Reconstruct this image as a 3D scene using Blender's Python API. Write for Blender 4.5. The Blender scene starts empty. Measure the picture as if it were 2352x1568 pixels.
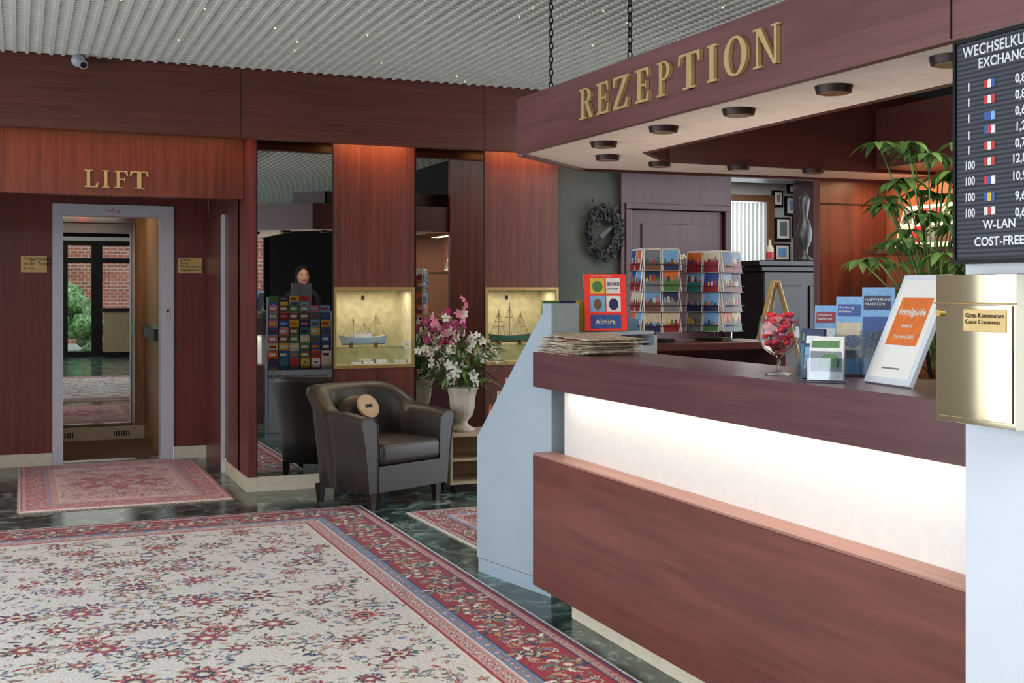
import bpy, math, random
import numpy as np
from mathutils import Matrix, Vector
random.seed(7); np.random.seed(7)
scene=bpy.context.scene
H=1.4; F=2700.0; S_,C_=0.385,0.923
def _ray(px,py):
    a=(px-1176)/F; b=(670-py)/F
    return S_+a*C_, C_-a*S_, b
def on_x(px,py,X):
    x,y,z=_ray(px,py); d=X/x; return Vector((X,y*d,H+z*d))
def on_y(px,py,Y):
    x,y,z=_ray(px,py); d=Y/y; return Vector((x*d,Y,H+z*d))
def on_z(px,py,Z):
    x,y,z=_ray(px,py); d=(Z-H)/z; return Vector((x*d,y*d,Z))
# ---------------------------------------------------------------- materials
def lin(c):
    o=[]
    for v in c[:3]:
        v=v/255.0
        o.append(v/12.92 if v<=0.04045 else ((v+0.055)/1.055)**2.4)
    return (o[0],o[1],o[2],1.0)
_mc={}
def new(name):
    m=bpy.data.materials.new(name); m.use_nodes=True
    nt=m.node_tree; b=nt.nodes['Principled BSDF']; return m,nt,b
def M(name,col,rough=0.5,metal=0.0,em=0.0,emc=None,alpha=None,trans=0.0,noise=0.06,nscale=25,coat=0.0):
    if name in _mc: return _mc[name]
    m,nt,b=new(name)
    b.inputs['Roughness'].default_value=rough; b.inputs['Metallic'].default_value=metal
    if coat: b.inputs['Coat Weight'].default_value=coat; b.inputs['Coat Roughness'].default_value=0.15
    c=lin(col)
    if noise>0 and trans==0:
        tc=nt.nodes.new('ShaderNodeTexCoord'); n=nt.nodes.new('ShaderNodeTexNoise'); n.inputs['Scale'].default_value=nscale
        r=nt.nodes.new('ShaderNodeValToRGB'); r.color_ramp.elements[0].position=0.3; r.color_ramp.elements[1].position=0.7
        r.color_ramp.elements[0].color=tuple(v*(1-noise*1.5) for v in c[:3])+(1,)
        r.color_ramp.elements[1].color=tuple(min(1,v*(1+noise)) for v in c[:3])+(1,)
        nt.links.new(tc.outputs['Object'],n.inputs['Vector']); nt.links.new(n.outputs['Fac'],r.inputs['Fac']); nt.links.new(r.outputs['Color'],b.inputs['Base Color'])
    else: b.inputs['Base Color'].default_value=c
    if em: b.inputs['Emission Color'].default_value=lin(emc or col); b.inputs['Emission Strength'].default_value=em
    if trans: b.inputs['Transmission Weight'].default_value=trans; b.inputs['IOR'].default_value=1.45
    _mc[name]=m; return m
def wood(name,c1,c2,axis,rough=0.4,across=34,along=1.0,coat=0.15):
    if name in _mc: return _mc[name]
    m,nt,b=new(name)
    tc=nt.nodes.new('ShaderNodeTexCoord'); mp=nt.nodes.new('ShaderNodeMapping')
    sc=[across]*3; sc['XYZ'.index(axis)]=along; mp.inputs['Scale'].default_value=sc
    n1=nt.nodes.new('ShaderNodeTexNoise'); n1.inputs['Scale'].default_value=1.0; n1.inputs['Detail'].default_value=6; n1.inputs['Distortion'].default_value=0.6
    mp2=nt.nodes.new('ShaderNodeMapping'); sc2=[across*5]*3; sc2['XYZ'.index(axis)]=along*5; mp2.inputs['Scale'].default_value=sc2
    n2=nt.nodes.new('ShaderNodeTexNoise'); n2.inputs['Scale'].default_value=1.0; n2.inputs['Detail'].default_value=3
    n3=nt.nodes.new('ShaderNodeTexNoise'); n3.inputs['Scale'].default_value=1.1; n3.inputs['Detail'].default_value=2
    mx=nt.nodes.new('ShaderNodeMath'); mx.operation='MULTIPLY_ADD'; mx.inputs[1].default_value=0.45
    mx2=nt.nodes.new('ShaderNodeMath'); mx2.operation='MULTIPLY_ADD'; mx2.inputs[1].default_value=0.3
    mx3=nt.nodes.new('ShaderNodeMath'); mx3.operation='MULTIPLY'; mx3.inputs[1].default_value=0.25
    r=nt.nodes.new('ShaderNodeValToRGB'); r.color_ramp.elements[0].position=0.38; r.color_ramp.elements[1].position=0.62
    r.color_ramp.elements[0].color=lin(c1); r.color_ramp.elements[1].color=lin(c2)
    L=nt.links.new
    L(tc.outputs['Object'],mp.inputs['Vector']); L(tc.outputs['Object'],mp2.inputs['Vector']); L(tc.outputs['Object'],n3.inputs['Vector'])
    L(mp.outputs[0],n1.inputs['Vector']); L(mp2.outputs[0],n2.inputs['Vector'])
    L(n3.outputs['Fac'],mx3.inputs[0]); L(n2.outputs['Fac'],mx2.inputs[0]); L(mx3.outputs[0],mx2.inputs[2])
    L(n1.outputs['Fac'],mx.inputs[0]); L(mx2.outputs[0],mx.inputs[2]); L(mx.outputs[0],r.inputs['Fac']); L(r.outputs['Color'],b.inputs['Base Color'])
    b.inputs['Roughness'].default_value=rough; b.inputs['Coat Weight'].default_value=coat; b.inputs['Coat Roughness'].default_value=0.2
    bp=nt.nodes.new('ShaderNodeBump'); bp.inputs['Strength'].default_value=0.06; L(n2.outputs['Fac'],bp.inputs['Height']); L(bp.outputs[0],b.inputs['Normal'])
    _mc[name]=m; return m
W_WALL=wood('mahogany_vertical',(76,35,27),(116,58,45),'Z',across=26,along=0.8)
W_LIFT=wood('mahogany_lift',(88,37,34),(120,54,49),'Z',across=26,along=0.8)
W_HEAD=wood('mahogany_header',(90,40,29),(124,61,44),'Z',across=26,along=0.8)
W_BAND=wood('mahogany_band',(72,33,25),(100,50,39),'X',across=26,along=0.8)
W_CNT=wood('mahogany_counter',(94,50,43),(124,70,60),'Y',across=9,along=0.6,rough=0.35)
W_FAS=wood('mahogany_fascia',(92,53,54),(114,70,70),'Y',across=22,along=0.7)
W_SLAB=wood('mahogany_slab',(86,54,57),(108,71,73),'Y',across=22,along=0.7,rough=0.3)
W_PURP=wood('mahogany_purple',(72,45,52),(92,60,68),'Z',across=26,along=0.8)
W_LEDGE_LIT=wood('ledge_wood_lit',(150,106,95),(170,124,111),'Y',rough=0.5)  # paler, pinker counter wood: light falling on the ledge painted into its colour
W_HONEY=wood('honey_wood',(128,92,56),(170,126,80),'Z')
W_PINE=wood('pale_wood',(178,158,130),(200,182,154),'X')
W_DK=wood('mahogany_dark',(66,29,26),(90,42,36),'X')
CREAM=M('cream_paint',(220,208,184),0.5)
SOFFIT=M('soffit_plaster',(236,219,205),0.8,noise=0.04,nscale=14)
WHITE=M('white_paint',(214,220,229),0.5,noise=0.02,nscale=3)
PANELW=M('white_panel',(224,221,217),0.45,noise=0.02)
GREYBLUE=M('grey_blue_lacquer',(164,180,192),0.45,noise=0.03,nscale=5)
BLACK=M('black_plastic',(18,18,20),0.35)
DARK=M('dark_void',(12,10,10),0.8)
BRASS=M('brass',(176,146,92),0.3,0.75,noise=0.12,nscale=30)
BRASSP=M('polished_brass',(250,240,212),0.05,1.0,noise=0.02,nscale=4)
PLATE=M('brass_plate',(206,176,116),0.35,0.25)
STEEL=M('lift_steel',(204,208,218),0.35,0.15,noise=0.03)
CHROME=M('chrome',(200,200,205),0.15,1.0)
IRON=M('dark_iron',(28,26,26),0.45,0.6)
MIRROR=M('mirror_glass',(196,200,198),0.0,1.0,noise=0)
PAPER=M('paper_white',(232,230,224),0.7,noise=0.02)
GOLDT=M('gold_trim',(190,156,98),0.35,0.6)
LEATHER=M('brown_leather',(58,52,49),0.42,noise=0.2,nscale=60)
RED=M('red_card',(196,38,34),0.5)
def colmat(n,c,rough=0.45): return M('ink_'+n,c,rough,noise=0.1,nscale=60)
INKS=[colmat('red',(186,40,48)),colmat('blue',(44,78,150)),colmat('sky',(120,170,215)),colmat('navy',(30,40,86)),colmat('teal',(46,118,128)),
 colmat('yellow',(214,180,60)),colmat('orange',(214,110,44)),colmat('green',(74,124,64)),colmat('pink',(206,110,140)),colmat('white',(222,222,218)),colmat('grey',(120,124,130)),colmat('brown',(112,76,56)),colmat('crimson',(140,26,40)),colmat('cream',(214,200,172))]
INK=dict(red=0,blue=1,sky=2,navy=3,teal=4,yellow=5,orange=6,green=7,pink=8,white=9,grey=10,brown=11,crimson=12,cream=13)
def ink(k): return INKS[INK[k]]
def marble():
    m,nt,b=new('green_marble'); L=nt.links.new
    tc=nt.nodes.new('ShaderNodeTexCoord')
    n=nt.nodes.new('ShaderNodeTexNoise'); n.inputs['Scale'].default_value=4.0; n.inputs['Detail'].default_value=10; n.inputs['Distortion'].default_value=2.2; n.inputs['Roughness'].default_value=0.62
    r=nt.nodes.new('ShaderNodeValToRGB'); cr=r.color_ramp
    cr.elements[0].position=0.36; cr.elements[0].color=lin((36,54,52)); cr.elements[1].position=0.66; cr.elements[1].color=lin((184,200,192))
    e=cr.elements.new(0.48); e.color=lin((68,94,88)); e=cr.elements.new(0.57); e.color=lin((108,134,126))
    br=nt.nodes.new('ShaderNodeTexBrick'); br.inputs['Scale'].default_value=1.0; br.inputs['Brick Width'].default_value=0.6; br.inputs['Row Height'].default_value=0.3; br.inputs['Mortar Size'].default_value=0.003
    br.inputs['Color1'].default_value=(1,1,1,1); br.inputs['Color2'].default_value=(0.6,0.6,0.6,1); br.inputs['Mortar'].default_value=(0.25,0.25,0.25,1)
    mx=nt.nodes.new('ShaderNodeMix'); mx.data_type='RGBA'; mx.blend_type='MULTIPLY'; mx.inputs['Factor'].default_value=0.8
    L(tc.outputs['Object'],n.inputs['Vector']); L(tc.outputs['Object'],br.inputs['Vector']); L(n.outputs['Fac'],r.inputs['Fac'])
    L(r.outputs['Color'],mx.inputs['A']); L(br.outputs['Color'],mx.inputs['B']); L(mx.outputs['Result'],b.inputs['Base Color'])
    b.inputs['Roughness'].default_value=0.16; return m
MARBLE=marble()
def brickmat():
    m,nt,b=new('red_brick'); L=nt.links.new
    tc=nt.nodes.new('ShaderNodeTexCoord'); mp=nt.nodes.new('ShaderNodeMapping'); mp.inputs['Rotation'].default_value=(math.pi/2,0,0)
    br=nt.nodes.new('ShaderNodeTexBrick'); br.inputs['Scale'].default_value=2.5; br.inputs['Color1'].default_value=lin((150,70,54)); br.inputs['Color2'].default_value=lin((122,54,44)); br.inputs['Mortar'].default_value=lin((170,150,140))
    L(tc.outputs['Object'],mp.inputs['Vector']); L(mp.outputs[0],br.inputs['Vector']); L(br.outputs['Color'],b.inputs['Base Color']); return m
BRICK=brickmat()
def leafmat(n,c1,c2,sc=9):
    m,nt,b=new(n); L=nt.links.new
    tc=nt.nodes.new('ShaderNodeTexCoord'); ns=nt.nodes.new('ShaderNodeTexNoise'); ns.inputs['Scale'].default_value=sc
    r=nt.nodes.new('ShaderNodeValToRGB'); r.color_ramp.elements[0].position=0.4; r.color_ramp.elements[1].position=0.62; r.color_ramp.elements[0].color=lin(c1); r.color_ramp.elements[1].color=lin(c2)
    L(tc.outputs['Object'],ns.inputs['Vector']); L(ns.outputs['Fac'],r.inputs['Fac']); L(r.outputs['Color'],b.inputs['Base Color']); b.inputs['Roughness'].default_value=0.5; return m
LEAF=leafmat('leaf_green',(40,76,34),(96,138,62)); HEDGE=leafmat('hedge_green',(46,74,36),(130,160,96),14); LEAFD=leafmat('leaf_dark',(10,15,12),(24,29,24))
def boardmat():
    m,nt,b=new('letterboard_felt'); L=nt.links.new
    tc=nt.nodes.new('ShaderNodeTexCoord'); w=nt.nodes.new('ShaderNodeTexWave'); w.bands_direction='Z'; w.inputs['Scale'].default_value=28
    r=nt.nodes.new('ShaderNodeValToRGB'); r.color_ramp.elements[0].color=lin((28,32,40)); r.color_ramp.elements[1].color=lin((64,70,82))
    L(tc.outputs['Object'],w.inputs['Vector']); L(w.outputs['Fac'],r.inputs['Fac']); L(r.outputs['Color'],b.inputs['Base Color']); b.inputs['Roughness'].default_value=0.7; return m
BOARD=boardmat()
def newsmat():
    m,nt,b=new('newsprint'); L=nt.links.new
    tc=nt.nodes.new('ShaderNodeTexCoord'); n=nt.nodes.new('ShaderNodeTexNoise'); n.inputs['Scale'].default_value=38; n.inputs['Detail'].default_value=2
    br=nt.nodes.new('ShaderNodeTexBrick'); br.inputs['Scale'].default_value=14; br.inputs['Color1'].default_value=lin((206,188,160)); br.inputs['Color2'].default_value=lin((140,122,102)); br.inputs['Mortar'].default_value=lin((222,206,180)); br.inputs['Mortar Size'].default_value=0.06
    r=nt.nodes.new('ShaderNodeValToRGB'); r.color_ramp.elements[0].position=0.42; r.color_ramp.elements[0].color=lin((100,84,70)); r.color_ramp.elements[1].position=0.55; r.color_ramp.elements[1].color=lin((212,196,168))
    mx=nt.nodes.new('ShaderNodeMix'); mx.data_type='RGBA'; mx.inputs['Factor'].default_value=0.5
    L(tc.outputs['Object'],n.inputs['Vector']); L(tc.outputs['Object'],br.inputs['Vector']); L(n.outputs['Fac'],r.inputs['Fac']); L(r.outputs['Color'],mx.inputs['A']); L(br.outputs['Color'],mx.inputs['B']); L(mx.outputs['Result'],b.inputs['Base Color']); b.inputs['Roughness'].default_value=0.8; return m
NEWS=newsmat()
def glassmat(name,tint=(235,245,240),gl=0.1):
    m=bpy.data.materials.new(name); m.use_nodes=True; nt=m.node_tree; nt.nodes.clear()
    o=nt.nodes.new('ShaderNodeOutputMaterial'); t=nt.nodes.new('ShaderNodeBsdfTransparent'); t.inputs[0].default_value=lin(tint)
    g=nt.nodes.new('ShaderNodeBsdfGlossy'); g.inputs['Roughness'].default_value=0.02; mx=nt.nodes.new('ShaderNodeMixShader')
    lw=nt.nodes.new('ShaderNodeLayerWeight'); lw.inputs[0].default_value=0.25; ad=nt.nodes.new('ShaderNodeMath'); ad.operation='MULTIPLY_ADD'; ad.inputs[1].default_value=0.6; ad.inputs[2].default_value=gl*0.5
    nt.links.new(lw.outputs['Fresnel'],ad.inputs[0]); nt.links.new(ad.outputs[0],mx.inputs[0])
    nt.links.new(t.outputs[0],mx.inputs[1]); nt.links.new(g.outputs[0],mx.inputs[2]); nt.links.new(mx.outputs[0],o.inputs[0]); return m
GLASS=glassmat('clear_glass'); ACRYL=glassmat('clear_acrylic',(236,240,244),0.14); CRYSTAL=glassmat('crystal',(250,252,253),0.10)
# ---------------------------------------------------------------- mesh builder
class MB:
    def __init__(s): s.v=[];s.f=[];s.m=[];s.s=[];s.mats=[];s.T=Matrix.Identity(4)
    def mi(s,mat):
        if mat not in s.mats: s.mats.append(mat)
        return s.mats.index(mat)
    def add(s,vs,fs,mat,smooth=False):
        b=len(s.v); i=s.mi(mat)
        for v in vs: s.v.append(s.T@Vector(v))
        for f in fs: s.f.append([b+k for k in f]); s.m.append(i); s.s.append(smooth)
    def box(s,x0,x1,y0,y1,z0,z1,mat,R=None):
        vs=[(x,y,z) for z in (z0,z1) for y in (y0,y1) for x in (x0,x1)]
        if R is not None: vs=[R@Vector(v) for v in vs]
        s.add(vs,[(0,2,3,1),(4,5,7,6),(0,1,5,4),(2,6,7,3),(0,4,6,2),(1,3,7,5)],mat)
    def cyl(s,p0,p1,r0,r1,mat,n=16,smooth=True,caps=True):
        p0=Vector(p0);p1=Vector(p1);d=(p1-p0).normalized(); a=d.orthogonal().normalized(); b=d.cross(a)
        vs=[];fs=[]
        for p,r in ((p0,r0),(p1,r1)):
            for i in range(n):
                t=2*math.pi*i/n; vs.append(p+a*math.cos(t)*r+b*math.sin(t)*r)
        for i in range(n): j=(i+1)%n; fs.append((i,j,n+j,n+i))
        s.add(vs,fs,mat,smooth)
        if caps: s.add(vs,[tuple(range(n-1,-1,-1)),tuple(range(n,2*n))],mat)
    def lathe(s,prof,o,mat,n=28,smooth=True,flute=0,fn=14):
        o=Vector(o);vs=[];fs=[];k=len(prof)
        for i in range(n):
            t=2*math.pi*i/n; q=1+flute*math.cos(fn*t)
            for r,z in prof: vs.append(o+Vector((r*q*math.cos(t),r*q*math.sin(t),z)))
        for i in range(n):
            j=(i+1)%n
            for a in range(k-1): fs.append((i*k+a,j*k+a,j*k+a+1,i*k+a+1))
        s.add(vs,fs,mat,smooth)
    def tube(s,pts,r,mat,n=8,closed=False):
        pts=[Vector(p) for p in pts];N=len(pts);vs=[];fs=[]
        rr=r if isinstance(r,(list,tuple)) else [r]*N
        ref=Vector((0.13,0.27,0.95))
        for i,p in enumerate(pts):
            if closed: d=(pts[(i+1)%N]-pts[i-1])
            else: d=pts[min(i+1,N-1)]-pts[max(i-1,0)]
            d.normalize(); a=d.cross(ref)
            if a.length<1e-3: a=d.orthogonal()
            a.normalize(); b=d.cross(a)
            for k in range(n):
                t=2*math.pi*k/n; vs.append(p+(a*math.cos(t)+b*math.sin(t))*rr[i])
        for i in range(N if closed else N-1):
            i2=(i+1)%N
            for k in range(n): k2=(k+1)%n; fs.append((i*n+k,i*n+k2,i2*n+k2,i2*n+k))
        if not closed: fs.append(tuple(range(n-1,-1,-1))); fs.append(tuple((N-1)*n+k for k in range(n)))
        s.add(vs,fs,mat,True)
    def ball(s,c,r,mat,sc=(1,1,1),n=14,m=9,R=None):
        vs=[];fs=[];c=Vector(c)
        for j in range(m+1):
            ph=math.pi*j/m
            for i in range(n):
                t=2*math.pi*i/n; v=Vector((r*sc[0]*math.sin(ph)*math.cos(t),r*sc[1]*math.sin(ph)*math.sin(t),r*sc[2]*math.cos(ph)))
                if R is not None: v=R@v
                vs.append(c+v)
        for j in range(m):
            for i in range(n): k=(i+1)%n; fs.append((j*n+i,(j+1)*n+i,(j+1)*n+k,j*n+k))
        s.add(vs,fs,mat,True)
    def prism(s,poly,o,U,V,W,t,mat):
        o=Vector(o);U=Vector(U);V=Vector(V);W=Vector(W);n=len(poly)
        a=[o+U*x+V*y for x,y in poly]; b=[p+W*t for p in a]
        fs=[tuple(range(n)),tuple(range(2*n-1,n-1,-1))]+[(i,n+i,n+(i+1)%n,(i+1)%n) for i in range(n)]
        s.add(a+b,fs,mat)
    def quad(s,a,b,c,d,mat): s.add([a,b,c,d],[(0,1,2,3)],mat)
    def obj(s,name,parent=None,bevel=0,sub=0,seg=2,recalc=True):
        me=bpy.data.meshes.new(name); me.from_pydata([tuple(v) for v in s.v],[],s.f)
        for m in s.mats: me.materials.append(m)
        me.polygons.foreach_set('material_index',s.m); me.polygons.foreach_set('use_smooth',s.s); me.update()
        if recalc:
            import bmesh
            bm=bmesh.new(); bm.from_mesh(me); bmesh.ops.recalc_face_normals(bm,faces=bm.faces[:]); bm.to_mesh(me); bm.free()
        ob=bpy.data.objects.new(name,me); scene.collection.objects.link(ob)
        if parent: ob.parent=parent
        if bevel:
            md=ob.modifiers.new('bevel','BEVEL'); md.width=bevel; md.segments=seg; md.limit_method='ANGLE'; md.angle_limit=math.radians(40)
        if sub:
            md=ob.modifiers.new('sub','SUBSURF'); md.levels=sub; md.render_levels=sub
        return ob
def empty(name,loc=(0,0,0)):
    e=bpy.data.objects.new(name,None); e.location=loc; scene.collection.objects.link(e); return e
FX=Matrix(((0,0,-1),(-1,0,0),(0,1,0)))   # text facing -X
FY=Matrix(((1,0,0),(0,0,-1),(0,1,0)))    # text facing -Y
def text(name,body,loc,size,R,mat,parent=None,ext=0.0006,align='LEFT',bold=0.0,sx=1.0):
    cu=bpy.data.curves.new(name,'FONT'); cu.body=body; cu.size=size; cu.extrude=ext; cu.align_x=align; cu.offset=bold; cu.space_character=1.05
    cu.materials.append(mat); ob=bpy.data.objects.new(name,cu); ob.matrix_world=Matrix.Translation(Vector(loc))@R.to_4x4()@Matrix.Diagonal((sx,1,1,1))
    scene.collection.objects.link(ob)
    if parent: ob.parent=parent
    return ob
def area(name,loc,sx,sy,power,col,rot=(0,0,0),spread=None):
    l=bpy.data.lights.new(name,'AREA'); l.shape='RECTANGLE'; l.size=sx; l.size_y=sy; l.energy=power; l.color=col
    if spread: l.spread=spread
    o=bpy.data.objects.new(name,l); o.location=loc; o.rotation_euler=rot; scene.collection.objects.link(o); return o
def one(name,*a,**k):
    mb=MB(); mb.box(*a[:7]); return mb.obj(name,**k)
# ---------------------------------------------------------------- camera
cam=bpy.data.cameras.new('camera'); co=bpy.data.objects.new('camera',cam); scene.collection.objects.link(co)
co.location=(0,0,H); co.rotation_euler=(math.pi/2,0,-math.atan2(S_,C_)); cam.sensor_width=36; cam.lens=F/2352*36; cam.shift_y=-114/2352; cam.clip_end=200
scene.camera=co
# ---------------------------------------------------------------- shell
one('floor',-3.4,9.2,-3.6,12.4,-0.1,0,MARBLE)
one('ceiling',-3.4,9.2,-3.6,12.4,2.97,3.07,M('ceiling_grey',(104,106,102),0.8))
g=MB(); GR=M('grille_white',(226,227,220),0.55,noise=0.03); GD=M('grille_slat',(222,224,215),0.6,noise=0.03)
x=-3.2
while x<6.4: g.box(x,x+0.022,-3.3,7.94,2.888,2.94,GR); x+=0.070
y=-3.3
while y<7.93: g.box(-3.2,6.4,y,y+0.018,2.890,2.925,GD); y+=0.052
g.obj('ceiling_grille')
fl=MB(); FLM=M('fairy_bulb',(255,220,160),0.4,em=1.6)
for i in range(40):
    fl.ball((random.uniform(-1,5),random.uniform(4.2,7.8),2.881),0.0045,FLM,n=6,m=4)
fl.obj('fairy_lights')
m=MB(); YL=10.2
m.box(-3.2,0.228,YL,YL+0.12,0.1,2.95,W_LIFT); m.box(1.176,1.46,YL,YL+0.12,0.1,2.95,W_LIFT); m.box(0.228,1.176,YL,YL+0.12,2.116,2.95,W_LIFT)
m.obj('wall_lift')
m=MB(); m.box(-3.2,0.226,YL-0.012,YL-0.001,0,0.1,CREAM); m.box(1.178,1.448,YL-0.012,YL-0.001,0,0.1,CREAM); m.obj('baseboard_lift')
m=MB(); m.box(-3.2,1.455,8.45,8.55,2.057,2.95,W_HEAD); m.box(-3.2,1.455,8.551,YL-.001,2.19,2.25,W_LIFT); m.obj('wall_header')
m=MB(); m.box(1.46,1.52,8.3,YL-.001,0.1,2.95,W_LIFT); m.obj('wall_return')
m=MB(); m.box(1.45,1.518,8.288,9.25,0,0.1,CREAM); m.box(1.519,2.07,8.285,8.318,0,0.1,CREAM); m.obj('baseboard_return')
m=MB(); m.box(1.438,1.459,9.325,10.14,0.0,2.0,W_LIFT); m.box(1.43,1.459,9.285,9.322,0,2.0,STEEL); m.box(1.432,1.459,9.285,10.17,2.003,2.05,W_LIFT); m.obj('door_1')
m=MB(); YB=8.3
for a,b,c in ((2.07,2.68,W_WALL),(3.24,3.85,W_WALL)):
    m.box(a,b,YB,YB+0.34,0.08,0.855,c); m.box(a,b,YB,YB+0.34,1.425,2.95,c); m.box(a,a+0.012,YB,YB+0.34,0.855,1.425,c); m.box(b-0.012,b,YB,YB+0.34,0.855,1.425,c)
m.box(1.52,2.07,YB+0.02,YB+0.34,0,2.95,DARK); m.box(2.68,3.24,YB+0.02,YB+0.34,0,2.95,DARK)
m.box(2.07,3.85,YB+0.03,YB+0.34,0,0.08,DARK)
m.box(1.46,9.0,YB+0.341,YB+0.4,2.4,2.95,W_WALL); m.box(1.46,5.435,YB+0.341,YB+0.4,0,2.4,W_WALL)
m.box(4.405,4.47,YB,YB+0.34,0,2.95,W_PURP); m.box(5.39,5.435,YB,YB+0.34,0,2.95,W_PURP); m.box(4.47,5.39,YB,YB+0.34,2.08,2.95,W_PURP)
m.box(3.85,4.405,YB+0.06,YB+0.34,0,2.95,M('sage_fabric',(88,93,86),0.85,noise=0.12,nscale=3))
m.box(5.435,6.3,YB,YB+0.34,2.35,2.95,W_PURP); m.box(6.3,9.0,YB,YB+0.34,0,2.95,W_PURP)
m.obj('wall_back')
for i,(a,b,z0) in enumerate(((1.525,2.065,0.1),(2.69,3.232,0.08))):
    mm=MB(); mm.box(a,b,YB,YB+0.015,z0,2.93,MIRROR)
    for xx in (a-0.004,b-0.002): mm.box(xx,xx+0.006,YB-0.004,YB-.0005,z0,2.93,IRON)
    mm.obj('wall_mirror')
m=MB(); m.box(4.49,5.37,YB+0.03,YB+0.07,0,2.06,W_PURP); m.box(4.44,4.49,YB-0.015,YB-.001,0,2.06,W_PURP); m.box(5.37,5.42,YB-0.015,YB-.001,0,2.06,W_PURP); m.box(4.44,5.42,YB-0.018,YB-.001,2.062,2.11,W_PURP)
m.box(4.6,5.26,YB+0.015,YB+0.029,0.2,1.95,W_PURP)
d2=m.obj('door_2',bevel=0.004); text('private_sign','PRIVAT',(4.90,YB+0.01,1.665),0.06,FY,M('gold_paint',(214,200,150),0.35,0.3),d2,bold=0.001)
m=MB(); m.box(-3.2,6.2,7.95,8.0,2.43,2.95,W_BAND); m.box(-3.2,6.2,8.001,8.03,2.43,2.47,W_BAND)
for xx in (-0.45,1.35,3.1): m.box(xx,xx+0.003,7.948,7.9495,2.43,2.95,DARK)
m.obj('trim_band')
WG=M('wall_beige',(206,200,190),0.8); WD=M('wall_dark',(30,25,24),0.8)
m=MB(); m.box(-3.4,-3.2,-3.6,-2.6,0,2.95,WG); m.box(-3.4,-3.2,7.4,12.4,0,2.95,WG); m.box(-3.4,-3.2,-2.6,7.4,0,0.35,WG); m.box(-3.4,-3.2,-2.6,7.4,2.7,2.95,WG)
for yy in (-0.1,2.4,4.9): m.box(-3.35,-3.25,yy-0.04,yy+0.04,0.35,2.7,IRON)
m.obj('wall_left')
m=MB(); m.box(5.6,5.7,-3.4,4.5,0,2.95,WD); m.obj('wall_right')
m=MB(); m.box(-3.4,-3.0,-3.6,-3.4,0,2.95,WG); m.box(3.9,9.2,-3.6,-3.4,0,2.95,WD); m.box(-3.0,3.9,-3.6,-3.4,2.5,2.95,WG); m.obj('wall_front')
m=MB()
for xx,ww in ((-3.0,.045),(-1.6,.045),(-0.2,.045),(0.85,.06),(1.5,.11),(2.25,.06),(3.85,.045)): m.box(xx-ww,xx+ww,-3.56,-3.46,0.12,2.4,IRON)
m.box(-3.0,3.9,-3.56,-3.46,0,0.12,IRON); m.box(-3.0,3.9,-3.56,-3.46,2.4,2.5,IRON); m.box(0.85,2.25,-3.455,-3.43,2.02,2.13,IRON)
m.box(-3.0,3.9,-3.52,-3.51,0.1,2.45,GLASS); m.obj('window_1')
m=MB(); m.box(1.62,3.7,-3.3,-2.95,.12,.98,M('console_tan',(150,126,96),.6)); m.box(1.58,3.74,-3.34,-2.9,.98,1.04,IRON); m.box(1.66,3.66,-3.28,-2.97,0,.12,IRON); m.obj('lobby_console')
one('ground',-30,30,-30,-3.6,-0.3,-0.12,M('paving',(150,146,140),0.9))
one('brick_building',-12,14,-14,-13,-0.2,9,BRICK)
m=MB()
for i in range(420):
    c=Vector((random.uniform(-6,8),random.uniform(-9,-7.4),0)); c.z=random.uniform(-.1,.9)+.55*math.sin(c.x*1.9)+(.9 if c.x<.9 and c.x>-2 else 0)*random.random(); m.ball(c,random.uniform(0.12,0.32),HEDGE,n=7,m=5)
hg=m.obj('garden_hedge'); md=hg.modifiers.new('d','DISPLACE'); tx=bpy.data.textures.new('cl','CLOUDS'); tx.noise_scale=0.1; md.texture=tx; md.strength=0.25
# ---------------------------------------------------------------- lift
m=MB(); y0=YL-0.02
m.box(0.229,0.31,y0,YL+0.14,0,2.02,STEEL); m.box(1.07,1.175,y0,YL+0.14,0,2.02,STEEL); m.box(0.229,1.175,y0,YL+0.14,2.0205,2.115,STEEL)
m.box(1.11,1.145,y0-0.006,y0-.0005,1.17,1.27,CHROME); m.cyl((1.128,y0-0.006,1.24),(1.128,y0-0.012,1.24),0.01,0.01,BLACK); m.box(0.31,1.07,YL,YL+0.12,0.0,0.012,CHROME)
m.box(1.08,1.12,YL+0.141,11.71,0,2.24,W_HONEY); m.box(0.0,0.04,YL+0.141,11.71,0,2.24,W_HONEY); m.box(0.0,1.12,11.721,11.76,0,2.24,W_HONEY); m.box(0,1.12,YL+0.14,11.76,2.25,2.3,PANELW)
m.box(0.04,1.079,YL+0.12,11.67,0,0.01,M('brown_mat',(100,72,50),0.9,nscale=200)); m.box(0.04,1.079,11.68,11.70,0,0.13,CREAM)
for k in range(7):
    for bx in (0.30,0.80): m.box(bx+k*0.022,bx+k*0.022+0.011,11.675,11.679,0.04,0.09,BLACK)
m.box(0.04,0.975,11.701,11.719,0.14,2.05,MIRROR); m.box(0.975,0.995,11.69,11.72,0.1,2.1,CHROME); m.box(0.04,0.974,11.69,11.72,2.051,2.1,CHROME)
m.box(1.05,1.079,10.5,11.6,0.98,1.08,M('rail_dark',(28,28,44),0.3)); m.box(1.074,1.079,10.5,11.6,1.081,1.12,CHROME)
m.ball((0.58,10.6,2.16),0.05,M('red_lamp',(230,60,30),0.3,em=2),sc=(1,1,0.4)); m.box(0.4,0.9,10.35,10.9,2.2,2.245,RED)
lf=m.obj('lift_doorway')
text('lift_label','aufzug',(0.645,y0-0.001,2.055),0.04,FY,RED,lf)
area('lift_cabin_light',(0.6,11.1,2.2),0.6,0.8,6,(1,0.86,0.68))
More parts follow.
